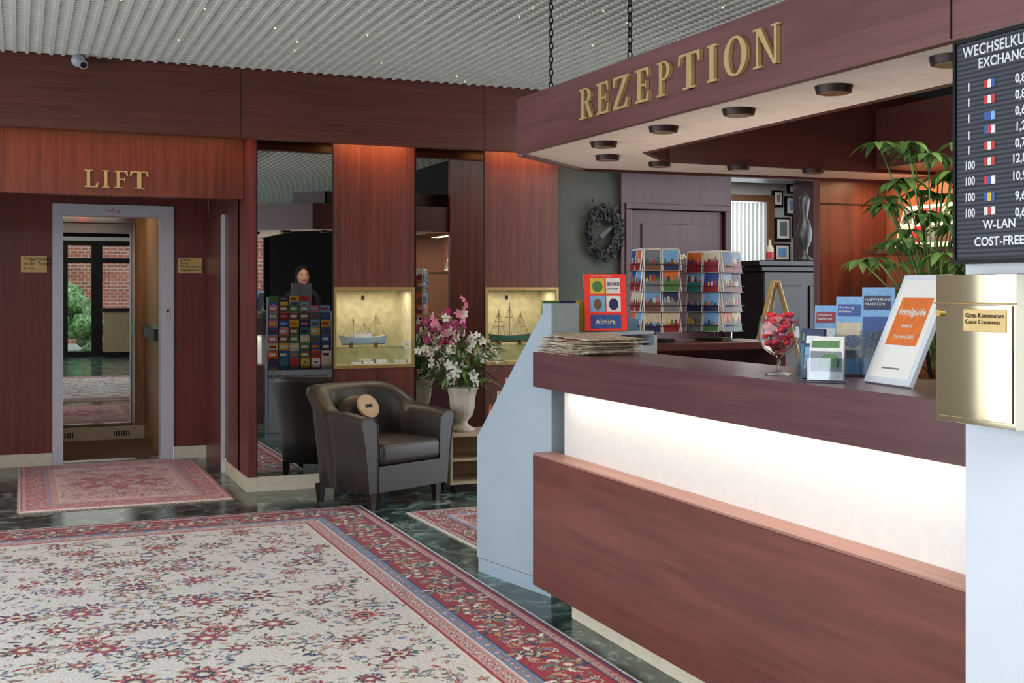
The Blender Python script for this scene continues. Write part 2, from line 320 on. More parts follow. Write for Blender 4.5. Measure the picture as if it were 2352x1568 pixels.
for px0,px1,py0,py1,rows in ((48,108,588,625,['Treppenaufgang','an der Treppe','<-----']),(408,465,592,627,['Zimmer','Sauna','Konferenzraum','Tagungsraum ->'])):
    a=on_y(px0,py1,YL-0.001); b=on_y(px1,py0,YL-0.001)
    mb=MB(); mb.box(a.x,b.x,YL-0.008,YL-0.001,a.z,b.z,PLATE); o=mb.obj('direction_plate',bevel=0.001)
    n=len(rows); hh=(b.z-a.z)/(n+0.6)
    for i,rw in enumerate(rows): text('plate_text',rw,(a.x+0.02,YL-0.0095,b.z-hh*(i+0.95)),hh*0.95,FY,IRON,o,ext=0.0004)
# ---------------------------------------------------------------- serif letters
def glyph(c):
    st=lambda x0,x1:[(x0,0),(x1,0),(x1,1),(x0,1)]; bx=lambda a,b,c_,d:[(a,c_),(b,c_),(b,d),(a,d)]
    def bowl(cx,cy,rx,ry,irx,iry,a0,a1,n=14):
        out=[]
        for i in range(n):
            t0=a0+(a1-a0)*i/n;t1=a0+(a1-a0)*(i+1)/n
            out.append([(cx+irx*math.cos(t0),cy+iry*math.sin(t0)),(cx+rx*math.cos(t0),cy+ry*math.sin(t0)),(cx+rx*math.cos(t1),cy+ry*math.sin(t1)),(cx+irx*math.cos(t1),cy+iry*math.sin(t1))])
        return out
    if c=='I': return [st(.3,.7),bx(.05,.95,0,.06),bx(.05,.95,.94,1)]
    if c=='L': return [st(.18,.42),bx(0,.6,.94,1),bx(0,.95,0,.07),[(.95,0),(1,.3),(.92,.3),(.78,.07)]]
    if c=='F': return [st(.18,.42),bx(0,.6,0,.06),bx(0,.95,.93,1),[(.95,1),(.8,.93),(.92,.7),(1,.7)],bx(.42,.75,.47,.54),[(.72,.38),(.78,.38),(.78,.63),(.72,.63)]]
    if c=='E': return [st(.18,.42),bx(0,.95,0,.07),bx(0,.93,.93,1),[(.93,1),(.78,.93),(.9,.72),(.97,.72)],[(.93,0),(1,.3),(.93,.3),(.78,.07)],bx(.42,.75,.47,.54),[(.72,.38),(.78,.38),(.78,.63),(.72,.63)]]
    if c=='T': return [st(.39,.61),bx(.22,.78,0,.06),bx(.03,.97,.93,1),[(.97,1),(.85,.93),(.93,.7),(1,.7)],[(.03,1),(0,.7),(.07,.7),(.15,.93)]]
    if c=='Z': return [bx(.05,1,.93,1),bx(0,.95,0,.07),[(0,.03),(.25,.03),(1,.97),(.75,.97)],[(.05,1),(.02,.7),(.1,.7),(.22,.93)],[(.95,0),(1,.3),(.92,.3),(.78,.07)]]
    if c=='P': return [st(.15,.38),bx(0,.58,0,.06),bx(0,.5,.94,1)]+bowl(.5,.73,.45,.27,.22,.21,-math.pi/2,math.pi/2)+[bx(.38,.5,.46,.52),bx(.38,.5,.94,1)]
    if c=='R': return [st(.13,.34),bx(0,.48,0,.06),bx(0,.5,.94,1)]+bowl(.45,.75,.4,.25,.18,.19,-math.pi/2,math.pi/2)+[bx(.34,.46,.5,.56),bx(.34,.46,.94,1),[(.45,.52),(.66,.52),(1,0),(.76,0)]]
    if c=='O': return bowl(.5,.5,.5,.52,.28,.46,0,2*math.pi,28)
    if c=='N': return [bx(.12,.2,0,1),bx(.82,.9,0,1),[(.08,1),(.3,1),(.9,.0),(.8,.0)],bx(0,.34,0,.05),bx(0,.22,.95,1),bx(.7,1,.95,1)]
def letters(name,items,O,U,V,W,t,mat):
    mb=MB()
    for ch,u0,u1,z0,z1 in items:
        for i,poly in enumerate(glyph(ch)):
            P=[(u0+(u1-u0)*x_,z0+(z1-z0)*y_) for x_,y_ in poly]
            mb.prism(P,O,U,V,W,t+.0002*(i%5),mat)
    return mb.obj(name,recalc=True)
its=[]
for ch,a,b in (('L',193,226),('I',233,252),('F',262,294),('T',298,341)):
    p=on_y(a,430,8.45);q=on_y(b,392,8.45); its.append((ch,p.x,q.x,2.108,2.226))
LGOLD=M('letter_gold',(206,180,124),0.35,0.45)
letters('lift_sign_letters',its,(0,8.449,0),(1,0,0),(0,0,1),(0,-1,0),0.014,LGOLD)
# ---------------------------------------------------------------- niches + ships
NB=M('niche_lining',(204,194,158),0.8,noise=0.12,nscale=18)
for i,x0 in enumerate((2.07,3.24)):
    x1=x0+0.61; mb=MB(); a,b=x0+0.0125,x1-0.0125
    mb.box(a,b,YB+0.301,YB+0.32,0.856,1.424,NB); mb.box(a,a+0.008,YB+0.01,YB+0.30,0.871,1.409,NB); mb.box(b-0.008,b,YB+0.01,YB+0.30,0.871,1.409,NB); mb.box(a,b,YB+0.01,YB+0.3,0.856,0.87,NB); mb.box(a,b,YB+0.01,YB+0.3,1.41,1.424,NB)
    for (p,q,r,s) in ((x0,x1,0.845,0.867),(x0,x1,1.413,1.435)): mb.box(p,q,YB-0.012,YB-0.0005,r,s,GOLDT)
    for p in (x0,x1-0.02): mb.box(p,p+0.02,YB-0.012,YB-0.0005,0.8675,1.4125,GOLDT)
    mb.box(a+0.01,b-0.01,YB+0.05,YB+0.29,0.985,0.990,GLASS)
    mb.box(x0+0.29,x0+0.31,YB+0.292,YB+0.3,1.34,1.37,IRON)
    mb.obj('display_case')
    area('display_case_light',((x0+x1)/2,YB+0.12,1.40),0.5,0.1,1.35,(1,0.9,0.66))
def ship(name,cx,cy,z,L,hull1,hull2,masts,sail=False):
    mb=MB(); n=13; vs=[];fs=[]
    prof=[(0,0.0),(0.35,0.12),(0.8,0.5),(1.0,1.0)]
    D=L*0.14; B=L*0.10
    for i in range(n):
        t=-1+2*i/(n-1); w=(1-abs(t)**2.6)*B+0.001; sh=0.012*abs(t)**2*4*L
        for sgn in (-1,1):
            for fw,fz in prof: vs.append((cx+t*L/2*(0.86+0.14*fz),cy+sgn*w*fw,z+fz*D+sh*fz))
    k=8
    for i in range(n-1):
        for q in range(3):
            fs.append((i*k+q,(i+1)*k+q,(i+1)*k+q+1,i*k+q+1)); fs.append((i*k+4+q,i*k+5+q,(i+1)*k+5+q,(i+1)*k+4+q))
    lo=[f for f in fs if min(f)%4<1 ]; hi=[f for f in fs if f not in lo]
    mb.add(vs,lo,hull2,True); mb.add(vs,hi,hull1,True)
    mb.add(vs,[(i*k+3,(i+1)*k+3,(i+1)*k+7,i*k+7) for i in range(n-1)],ink('white') if not sail else ink('brown'))
    dz=z+D
    if not sail:
        mb.box(cx-L*.2,cx+L*.15,cy-B*.5,cy+B*.5,dz,dz+.03,ink('white')); mb.box(cx-L*.12,cx+L*.05,cy-B*.4,cy+B*.4,dz+.03,dz+.05,ink('cream')); mb.cyl((cx-.02,cy,dz+.05),(cx-.02,cy,dz+.085),.010,.010,ink('cream'))
    for mx_,mh in masts:
        p=(cx+mx_*L,cy,dz); q=(cx+mx_*L,cy,dz+mh); mb.cyl(p,q,.003,.002,ink('brown'),8)
        if sail:
            for zz in (.35,.55,.75): mb.cyl((p[0]-.06*(1.3-zz),cy-.03,dz+mh*zz),(p[0]+.06*(1.3-zz),cy+.03,dz+mh*zz),.0022,.0022,ink('brown'),6)
        for s2 in (-1,1):
            for o in (.03,.06,.09): mb.cyl((p[0]+s2*o,cy+B*.8*s2,dz),(p[0],cy,dz+mh*.9),.0009,.0009,IRON,4,caps=False)
    mb.cyl((cx-L*.45,cy,dz),(cx+masts[0][0]*L,cy,dz+masts[0][1]),.001,.001,IRON,4); mb.cyl((cx+L*.45,cy,dz),(cx+masts[-1][0]*L,cy,dz+masts[-1][1]),.001,.001,IRON,4)
    for s2 in (-.25,.25): mb.box(cx+s2*L-.008,cx+s2*L+.008,cy-.03,cy+.03,z-.02,z+D*.35,ink('brown'))
    return mb.obj(name,recalc=False)
ship('model_boat',2.33,YB+0.14,1.01,0.38,M('hull_pale',(168,190,206),.5),ink('blue'),[(-.2,.15),(.02,.12),(.25,.18)])
ship('model_sailing_ship',3.50,YB+0.14,1.01,0.36,M('hull_green',(60,96,84),.5),ink('crimson'),[(-.25,.2),(.0,.26),(.25,.19)],True)
m=MB()
for dx in (0,.1,-.09,.25): m.box(2.32+dx,2.40+dx,YB+.1,YB+.2,0.8705,0.885+.02*random.random(),ink('white'))
m.ball((2.34,YB+.13,.90),.03,ink('cream'),sc=(2,1,.6)); m.obj('small_souvenirs')
# ---------------------------------------------------------------- wreath, pictures, back room
m=MB(); wc=on_y(1384,532,8.33); GW=M('wreath_ribbon',(90,92,92),.7)
for i in range(520):
    t=random.uniform(0,6.283); r=.155+random.gauss(0,.028); p=Vector((wc.x+r*math.cos(t)*.8,wc.y-.03+random.uniform(-.03,.02),wc.z+r*math.sin(t)*1.1))
    d=Vector((random.uniform(-1,1),random.uniform(-.5,.1),random.uniform(-1,1))).normalized()*.05; s_=d.cross(Vector((0,1,0))).normalized()*.009
    m.quad(p-d*.5,p+s_,p+d*.5,p-s_,LEAFD)
m.tube([(wc.x+.12*math.cos(t/20*6.283),wc.y-.01,wc.z+.17*math.sin(t/20*6.283)) for t in range(20)],.03,LEAFD,8,True)
m.prism([(-.05,-.03),(.06,.05),(.07,.03),(-.02,-.06)],(wc.x,wc.y-.03,wc.z),(1,0,0),(0,0,1),(0,-1,0),.01,GW)
m.obj('wall_wreath',recalc=False)
m=MB(); WR=M('office_white',(190,190,186),0.8)
m.box(5.0,6.55,10.5,10.6,0,2.6,WR); m.box(7.3,9,10.5,10.6,0,2.6,WR); m.box(6.55,7.3,10.5,10.6,2.35,2.6,WR); m.box(6.55,7.3,10.5,10.6,0,.8,WR); m.box(4.95,4.999,8.71,10.6,0,2.6,WR); m.box(9,9.1,8.3,10.6,0,2.95,WR); m.obj('wall_office')
one('ceiling_office',5,9,8.7,10.6,2.6,2.66,WR)
m=MB(); m.box(6.5,6.549,10.44,10.499,.8,2.35,ink('brown')); m.box(7.301,7.37,10.44,10.499,.8,2.35,ink('brown')); m.box(6.5,7.37,10.44,10.499,2.351,2.42,ink('brown'))
BL=M('blind_fabric',(212,218,216),0.8,em=0.12,noise=0.02)  # faint emission stands in for daylight behind the blinds
for k in range(15): m.box(-.03,.03,-.002,.002,.82,2.34,BL,R=Matrix.Translation((6.58+k*.05,10.47,0))@Matrix.Rotation(.5,4,'Z'))
m.obj('window_blinds')
for i,(a,b,c,d) in enumerate(((1773,1796,438,474),(1802,1845,452,494),(1779,1813,500,552),(1808,1834,424,444),(1820,1858,498,545),(1776,1812,560,600))):
    p=on_y(a,d,10.49);q=on_y(b,c,10.49); mb=MB(); mb.box(p.x,q.x,10.47,10.499,p.z,q.z,IRON); mb.box(p.x+.02,q.x-.02,10.465,10.4695,p.z+.02,q.z-.02,PAPER); mb.box(p.x+.05,q.x-.05,10.462,10.4645,p.z+.05,q.z-.05,random.choice([ink('grey'),ink('sky'),ink('cream')])); mb.obj('picture_frame')
area('office_light',(6.6,9.6,2.55),1.2,1.0,20,(1,.98,.95))
m=MB(); BW=M('black_lacquer',(20,17,18),0.25)
m.box(5.34,6.1,7.7,8.15,0,1.56,BW); m.box(5.24,6.2,7.62,8.18,1.6,1.645,BW); m.box(5.29,6.15,7.66,8.16,1.56,1.6,BW)
for k in range(2): m.box(5.4+k*.36,5.7+k*.36,7.685,7.7,.15,1.45,BW)
for k in range(2): m.ball((5.68+k*.08,7.675,.8),.014,BRASS)
m.obj('black_cabinet',bevel=.006)
m=MB(); m.lathe([(0.0,0),(.06,0),(.07,.02),(.03,.05),(.025,.1),(.055,.16),(.065,.24),(.045,.32),(.025,.36),(.035,.42),(.045,.5),(.02,.56),(0,.57)],(5.87,7.9,1.645),M('antique_pewter',(80,80,80),.4,.6),n=24); m.obj('ornate_vase')
m=MB(); m.lathe([(0,0),(.03,0),(.03,.1),(.012,.13),(.012,.17),(0,.17)],(5.5,7.85,1.645),M('glass_bottle',(190,180,160),.1),n=16); m.lathe([(.031,.02),(.031,.07)],(5.5,7.85,1.645),ink('red'),n=16); m.obj('bottle')
m=MB(); ex,ey=4.6,6.5; EW=M('easel_wood',(186,152,92),.5)
ap=Vector((ex,ey,1.47))
for dx in (-.54,.42): m.cyl(ap+Vector((dx*.04,0,0)),(ex+dx,ey-.12,0),.016,.016,EW,8)
m.cyl(ap,(ex,ey+.4,0),.014,.014,EW,8); m.box(ex-.34,ex+.28,ey-.1,ey-.07,.6,.64,EW); m.obj('wooden_easel')
m=MB(); m.box(4.02,4.46,5.27,5.33,0,2.95,W_WALL); m.box(4.02,4.47,5.262,5.269,1.88,1.885,DARK); m.obj('trim_column')
m=MB(); m.box(4.47,4.55,2.4,5.33,0,2.3,wood('amber_panel',(140,78,50),(166,98,64),'Z')); m.box(4.47,4.55,2.4,5.33,2.3,2.95,WD); m.obj('wall_reception')
# ---------------------------------------------------------------- canopy
m=MB(); z0=2.02; A=(2.13,1.2);B=(2.05,4.86);C=(2.6,5.35);D=(4.46,5.26); a_=(2.58,1.2);b_=(2.58,4.6);c_=(2.85,4.88);d_=(4.46,4.88)
def slab(ps,za,zb,mat):
    n=len(ps); m.add([(p[0],p[1],za) for p in ps]+[(p[0],p[1],zb) for p in ps],[tuple(range(n-1,-1,-1)),tuple(range(n,2*n))]+[(i,(i+1)%n,n+(i+1)%n,n+i) for i in range(n)],mat)
i_=.031
slab([(A[0]+i_,A[1]),(B[0]+i_,B[1]-.012),(b_[0]-i_,b_[1]),(a_[0]-i_,a_[1])],z0,z0+.03,SOFFIT); slab([(B[0]+i_,B[1]-.012),(C[0],C[1]-i_-.01),(c_[0]-.01,c_[1]+i_),(b_[0]-i_,b_[1])],z0,z0+.03,SOFFIT); slab([(C[0],C[1]-i_-.01),(D[0],D[1]-i_),(d_[0],d_[1]+i_),(c_[0]-.01,c_[1]+i_)],z0,z0+.03,SOFFIT)
def wallseg(p,q,za,zb,t,mat):
    p=Vector(p+(0,));q=Vector(q+(0,));n=(q-p).normalized().cross(Vector((0,0,1)))*t
    m.add([(p.x,p.y,za),(q.x,q.y,za),(q.x+n.x,q.y+n.y,za),(p.x+n.x,p.y+n.y,za),(p.x,p.y,zb),(q.x,q.y,zb),(q.x+n.x,q.y+n.y,zb),(p.x+n.x,p.y+n.y,zb)],[(0,3,2,1),(4,5,6,7),(0,1,5,4),(1,2,6,5),(2,3,7,6),(3,0,4,7)],mat)
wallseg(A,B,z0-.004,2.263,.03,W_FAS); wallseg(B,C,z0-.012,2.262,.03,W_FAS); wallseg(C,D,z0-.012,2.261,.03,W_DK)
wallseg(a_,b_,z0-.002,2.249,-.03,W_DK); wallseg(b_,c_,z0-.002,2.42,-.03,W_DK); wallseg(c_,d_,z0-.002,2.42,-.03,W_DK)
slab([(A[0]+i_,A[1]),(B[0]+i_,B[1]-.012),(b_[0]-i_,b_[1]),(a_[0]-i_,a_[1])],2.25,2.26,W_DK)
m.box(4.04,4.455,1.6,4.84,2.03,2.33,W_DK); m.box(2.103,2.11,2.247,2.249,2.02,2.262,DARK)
can=m.obj('reception_canopy')
dl=MB(); LENS=M('downlight_lens',(120,90,70),.3,em=.1); RIM=M('bronze_rim',(52,38,34),.4,.5)
for px,py in ((1915,213),(1697,264),(1524,303),(1387,337),(1396,367),(1516,382),(1696,390),(1868,397),(2185,147)):
    p=on_z(px,py,2.0); dl.cyl((p.x,p.y,2.019),(p.x,p.y,1.999),.057,.052,RIM,24); dl.cyl((p.x,p.y,1.9988),(p.x,p.y,1.996),.042,.042,LENS,24)
dl.obj('downlights',parent=can)
# letters on the slightly splayed fascia plane  X = 2.05 + k (4.86 - Y)
kf=.08/3.66
def fas_u(px):
    x,y,_=_ray(px,200); t=(2.05+kf*4.86)/(x+kf*y); return (4.86-t*y)*math.sqrt(1+kf*kf)
its=[(ch,fas_u(a),fas_u(b),2.082,2.203) for ch,a,b in (('R',1338,1369),('E',1377,1406),('Z',1415,1450),('E',1466,1499),('P',1517,1548),('T',1566,1616),('I',1631,1655),('O',1671,1724),('N',1739,1798))]
dirv=(Vector((2.13,1.2,0))-Vector((2.05,4.86,0))).normalized(); nrm=dirv.cross(Vector((0,0,1))) ; nrm=-nrm if nrm.x>0 else nrm
letters('reception_sign_letters',its,Vector((2.05,4.86,0))+nrm*.001,dirv,(0,0,1),nrm,.014,LGOLD)
for cx,cy in ((2.16,4.73),(2.16,4.0)):
    mb=MB(); z=2.262;k=0
    while z<2.86:
        pts=[]
        for i in range(12):
            t=i/12*6.283; u=.009*math.cos(t); w=.018*math.sin(t)
            pts.append((cx+(u if k%2 else 0),cy+(0 if k%2 else u),z+.02+w))
        mb.tube(pts,.0028,IRON,6,True); z+=.029;k+=1
    mb.obj('hanging_chain')
# ---------------------------------------------------------------- counter
m=MB(); ye=2.217
m.box(2.12,2.56,ye,4.84,.974,1.13,W_SLAB)
m.box(2.12,2.2245,ye,4.84,.086,.667,W_CNT); m.box(2.12,2.2245,ye,4.84,.6675,.678,W_LEDGE_LIT)
m.box(2.225,2.5,ye,4.73,.0865,.9735,PANELW); m.box(2.18,2.5,ye,4.56,0,.0855,CREAM)
m.obj('reception_counter',bevel=.002)
m=MB(); m.box(2.565,3.0,2.6,4.7,.71,.75,W_SLAB)
for xx,yy in ((2.6,2.65),(2.95,2.65),(2.6,4.65),(2.95,4.65)): m.box(xx-.02,xx+.02,yy-.02,yy+.02,0,.71,W_SLAB)
m.obj('work_desk')
m=MB(); m.box(2.98,3.86,5.36,5.8,1.09,1.13,W_SLAB); m.box(2.98,3.86,5.7,5.76,0,1.0895,W_SLAB); m.box(2.98,3.02,5.36,5.699,0,1.0895,W_SLAB); m.box(3.82,3.86,5.36,5.699,0,1.0895,W_SLAB); m.box(3.021,3.819,5.38,5.699,.78,.82,W_SLAB); m.obj('rear_counter',bevel=.003)
m=MB(); m.box(3.15,3.6,5.42,5.66,.821,1.0,M('printer_grey',(150,150,145),.5)); m.box(3.2,3.55,5.40,5.419,.9,.95,BLACK); m.box(3.2,3.55,5.37,5.419,.84,.85,PAPER); m.obj('desk_printer',bevel=.01)
area('counter_light_strip',(2.185,3.5,.965),.03,2.35,4.0,(1,.84,.64),rot=(0,math.radians(12),0))
m=MB(); m.box(2.12,2.62,1.2,2.215,0,2.0155,WHITE); m.obj('white_pillar')
# ---------------------------------------------------------------- exchange board
XB=2.08; a=on_x(2198,597,XB); b=on_x(2198,105,XB)
m=MB(); m.box(XB,2.119,a.y-.46,a.y,a.z,b.z,BOARD); m.box(XB-.006,2.119,a.y+.0005,a.y+.008,a.z-.01,b.z+.01,IRON); m.box(XB-.006,2.119,a.y-.46,a.y,a.z-.01,a.z-.0005,IRON); m.box(XB-.006,2.119,a.y-.46,a.y,b.z+.0005,b.z+.01,IRON)
WT=M('letter_white',(206,210,214),.5,noise=0)
bd=m.obj('exchange_rate_board')
def bt(s,px,py,h,sx=.95):
    p=on_x(px,py,XB-.001); text('board_text',s,p,h*1.38,FX,WT,bd,bold=.0006,sx=sx)
bt('WECHSELKURS',2212,134,.0255,.9); bt('EXCHANGE RATE',2247,157,.0235,.9)
rows=['1','1','1','1','1','100','100','100','100']; ry=[210,246,283,322,356,391,427,464,500]; fy=[195,231,269,300,337,373,416,454,486]; vy=[190,227,264,300,338,374,414,459,497]
vals=['0,84','0,82','0,69','1,24','0,78','12,80','10,90','9,60','0,62']; fc=[('red','white','blue'),('red','white','red'),('blue','blue','sky'),('blue','red','white'),('red','white','red'),('red','white','red'),('red','blue','white'),('blue','yellow','blue'),('white','red','white')]
for i in range(9):
    bt(rows[i],2222 if i<5 else 2216,ry[i]-(1 if i else 0),.0195,.78)
    p=on_x(2262,fy[i]+8,XB-.001); c=fc[i]
    fm=MB(); w=.032;h=.019
    for k in range(3): fm.box(XB-.003,XB-.0005,p.y-w*(k+1)/3,p.y-w*k/3,p.z,p.z+h,ink(c[k]))
    fm.obj('flag_tile',parent=bd)
    bt(vals[i],2332 if len(vals[i])<5 else 2324,vy[i],.0205,.85)
bt('W-LAN',2258,526,.021,1.0); bt('COST-FREE',2238,565,.021,1.0)
# ---------------------------------------------------------------- brass box
m=MB(); x0,x1=2.0,2.119
m.box(x0,x1,1.94,2.185,1.097,1.44,BRASSP); m.box(x0-.006,x0-.0005,1.938,2.187,1.372,1.376,BRASS); m.box(x0-.004,x0-.0005,1.95,2.175,1.11,1.37,BRASSP); m.box(x0-.007,x0-.0045,1.965,2.09,1.31,1.36,PLATE); m.cyl((x0-.004,2.165,1.35),(x0-.012,2.165,1.35),.008,.008,BRASS)
bb=m.obj('brass_comment_box',bevel=.003)
text('comment_label','Gäste-Kommentare\nGuest Comments',(x0-.0078,2.083,1.342),.0145,FX,IRON,bb,ext=.0003,sx=.95)
# ---------------------------------------------------------------- brochure stand
def card(mb,x,y,z,w,h,lean,style=None):
    """brochure facing +Y local, leaning backwards"""
    R=Matrix.Translation((x,y,z))@Matrix.Rotation(lean,4,'X')
    c=random.sample(INKS,3); mb.box(0,w,-.012,0,0,h,c[0],R=R); mb.box(.006,w-.006,0,.001,h*.12,h*.62,c[1],R=R); mb.box(.01,w-.02,.0,.0015,h*.74,h*.88,c[2] if random.random()<.5 else ink('white'),R=R)
    if random.random()<.5: mb.ball(R@Vector((w*.5,.001,h*.36)),w*.22,random.choice(INKS),sc=(1,.05,1),n=8,m=6)
TS=Matrix.Translation((2.24,4.9,0))@Matrix.Rotation(math.radians(11.8),4,'Z')
m=MB(); m.T=TS; SW=.64
prof=[(0,.07),(0,1.346),(.03,1.346),(.63,.675),(.63,.07)]
for xx in (0,SW-.02): m.prism(prof if xx==0 else [(0,.07),(0,1.19),(.17,1.19),(.63,.675),(.63,.07)],(xx,0,0),(0,1,0),(0,0,1),(1,0,0),.02,GREYBLUE)
m.box(-.002,SW+.002,.0,.615,0,.068,GREYBLUE); m.box(.021,SW-.021,.6,.625,.07,.66,GREYBLUE); m.box(.021,SW-.021,0,.02,.07,1.14,GREYBLUE); m.box(.021,.16,0,.10,1.1,1.346,GREYBLUE); m.box(.161,SW-.02,0,.1,1.195,1.21,GREYBLUE)
for r in range(8):
    t=r/7; yy=.59-.50*t; zz=.66+.50*t
    m.box(.021,SW-.021,yy-.06,yy-.013,zz-.01,zz,GREYBLUE); m.box(.021,SW-.021,yy,yy+.002,zz,zz+.05,ACRYL)
    for k in range(6):
        if r==7 and k>3: continue
        card(m,.026+k*.1,yy-.012+.05*(r==7),zz+.05*(r==7),.09,.18 if r<7 else .15,.12)
st=m.obj('brochure_stand')
RB=(TS.to_3x3()@Matrix(((-1,0,0),(0,0,1),(0,1,0))))
text('stand_text','WELCOME TO HAMBURG',TS@Vector((.58,.627,.585)),.048,RB,M('sign_blue',(40,60,90),.5),st,sx=1.0)
Rp=TS@Matrix.Translation((.235,.05,1.216))@Matrix.Rotation(math.radians(-20),4,'Z')@Matrix.Rotation(-.08,4,'X')
m=MB(); m.T=Rp; PF=M('poster_red',(214,48,34),.4,em=.25)
m.box(0,.21,0,.004,0,.27,PF); m.box(0,.21,.0041,.006,0,.27,PAPER); m.box(-.003,.213,.0065,.009,-.003,.274,ACRYL); m.box(0,.21,0,.08,-.004,-.0005,ACRYL)
for (u0,u1,v0,v1,c) in ((.028,.1,.175,.25,'yellow'),(.108,.18,.175,.25,'white'),(.028,.1,.09,.165,'sky'),(.108,.18,.09,.165,'white'),(.028,.18,.01,.075,'blue')): m.box(u0,u1,-.0035,-.002,v0,v1,ink(c))
m.ball((.064,-.0035,.21),.026,ink('green'),sc=(1,.04,1)); m.ball((.064,-.0035,.125),.026,ink('brown'),sc=(.8,.04,1)); m.ball((.144,-.0035,.125),.024,ink('navy'),sc=(1,.04,1.2))
pp=m.obj('musical_poster_display')
Rt=Rp.to_3x3()@FY
text('poster_text','BOXER',Rp@Vector((.111,-.004,.215)),.02,Rt,ink('navy'),pp,bold=.0005); text('poster_text','Das Musical',Rp@Vector((.114,-.004,.197)),.0105,Rt,ink('navy'),pp)
text('poster_text','Almira',Rp@Vector((.05,-.004,.03)),.036,Rt,ink('cream'),pp,bold=.0006); text('poster_text','Musicals in Hamburg',Rp@Vector((.035,-.002,.257)),.011,Rt,ink('white'),pp)
m=MB()
for i in range(24):
    sx_,sy_=.13+.03*random.random(),.18; zz=1.131+i*.0032; f=i/26
    cx=2.28+.05*f+random.uniform(-.02,.02); cy=4.65+.02*f+random.uniform(-.05,.03)
    R=Matrix.Translation((cx,cy,zz))@Matrix.Rotation(random.uniform(-.35,.35),4,'Z')@Matrix.Rotation(random.uniform(0,.05)*f,4,'X')
    m.box(-sx_,sx_,-sy_,sy_,0,.0026,NEWS,R=R)
    if i%5==0: m.box(-sx_+.01,-sx_+.1,-sy_+.01,-sy_+.18,.0028,.0033,RED,R=R)
m.obj('newspaper_stack')
def rack(name,cx,cy,z,h,rot0,hw=.1):
    mb=MB(); mb.T=Matrix.Translation((cx,cy,z))@Matrix.Rotation(rot0,4,'Z')
    mb.cyl((0,0,0),(0,0,.015),.11,.10,BLACK,24); mb.cyl((0,0,0),(0,0,h),.006,.006,BLACK,8)
    for f in range(4):
        R=Matrix.Rotation(f*math.pi/2,4,'Z')
        for sx_ in (-hw,0,hw): mb.tube([R@Vector((sx_,-hw+.01,.05)),R@Vector((sx_,-hw+.01,h))],.0022,BLACK,5)
        rows_=4
        for r in range(rows_):
            zz=.05+r*(h-.06)/rows_
            mb.tube([R@Vector((-hw,-hw-.03,zz+.035)),R@Vector((hw,-hw-.03,zz+.035))],.002,BLACK,5); mb.tube([R@Vector((-hw,-hw-.025,zz)),R@Vector((hw,-hw-.025,zz))],.002,BLACK,5)
            for s_ in (-hw,hw): mb.tube([R@Vector((s_,-hw-.025,zz)),R@Vector((s_,-hw+.01,zz))],.002,BLACK,5)
            for k in (0,1):
              for lay in (0,1):
                Rc=R@Matrix.Translation((-hw+.002+k*hw+lay*.004,-hw-.018+lay*.012,zz+lay*.006))@Matrix.Rotation(-.12,4,'X'); w=hw-.006; hh=.117
                mb.box(0,w,0,.006,0,hh,PAPER,R=Rc); s1=random.choice([ink('sky'),ink('sky'),ink('blue'),ink('orange'),ink('navy'),ink('grey'),ink('cream')]); s2=random.choice([ink('navy'),ink('green'),ink('brown'),ink('teal'),ink('grey'),ink('crimson')])
                sp=random.uniform(.35,.6); mb.box(.004,w-.004,-.001,-.0001,hh*sp,hh-.004,s1,R=Rc); mb.box(.004,w-.004,-.001,-.0001,.004,hh*sp,s2,R=Rc)
                if lay==0:
                    for q in range(4): bx_=.01+q*.02; mb.box(bx_,bx_+.012,-.0018,-.0011,hh*sp-.01,hh*(sp+random.uniform(.05,.2)),random.choice(INKS),R=Rc)
    return mb.obj(name)
rack('postcard_rack',3.17,5.58,1.131,.50,math.radians(-12)); rack('postcard_rack',3.55,5.60,1.131,.49,math.radians(28),.105)
m=MB(); gx,gy=2.27,3.19
m.lathe([(0,.001),(.045,.001),(.045,.005),(.012,.012),(.006,.02),(.006,.055),(.012,.062),(.03,.07),(.055,.09),(.068,.12),(.066,.16),(.06,.19)],(gx,gy,1.13),CRYSTAL,n=32)
CR=M('candy_red',(216,40,62),.25,noise=.1)
for i in range(70):
    r=.052*math.sqrt(random.random()); t=random.uniform(0,6.28); zz=random.uniform(.1,.2)
    if zz<.12: r*=.7
    m.ball((gx+r*math.cos(t),gy+r*math.sin(t),1.13+zz),.011,random.choice([CR,CR,CR,ink('crimson'),ink('pink')]),sc=(1.2,.9,.8),n=8,m=6)
m.obj('candy_goblet',recalc=False)
def holder(name,x,y,w,h,ang,lean,c1,c2,c3,th=.02,twoline=None):
    mb=MB(); T=Matrix.Translation((x,y,1.132))@Matrix.Rotation(ang,4,'Z'); mb.T=T@Matrix.Translation((0,0,.006))@Matrix.Rotation(lean,4,'X')
    mb.box(0,w,0,th,0,h,c1); mb.box(.004,w-.004,-.001,-.0001,h*.2,h*.66,c2); mb.box(.006,w-.012,-.001,-.0001,h*.74,h*.9,c3)
    mb.ball((w*.6,-.001,h*.42),w*.3,c3,sc=(1,.02,.8),n=10,m=6); mb.box(w*.15,w*.85,-.0015,-.0011,h*.2,h*.3,ink('grey'))
    mb.box(-.004,w+.004,-.008,-.006,-.0,h*.5,ACRYL); mb.box(-.004,w+.004,th+.0005,th+.003,0,h*.9,ACRYL); mb.T=T; mb.box(-.004,w+.004,-.015,th+.03,-.0005,.003,ACRYL)
    o=mb.obj(name)
    if twoline: text('leaflet_text',twoline,(T@Matrix.Rotation(lean,4,'X'))@Vector((.008,-.0025,h*.84+.006)),w*.14,(T@Matrix.Rotation(lean,4,'X')).to_3x3()@FY,ink('white'),o,ext=.0003)
    return o
holder('leaflet_holder',2.24,3.05,.075,.15,math.radians(-60),-.2,ink('navy'),ink('teal'),ink('green'))
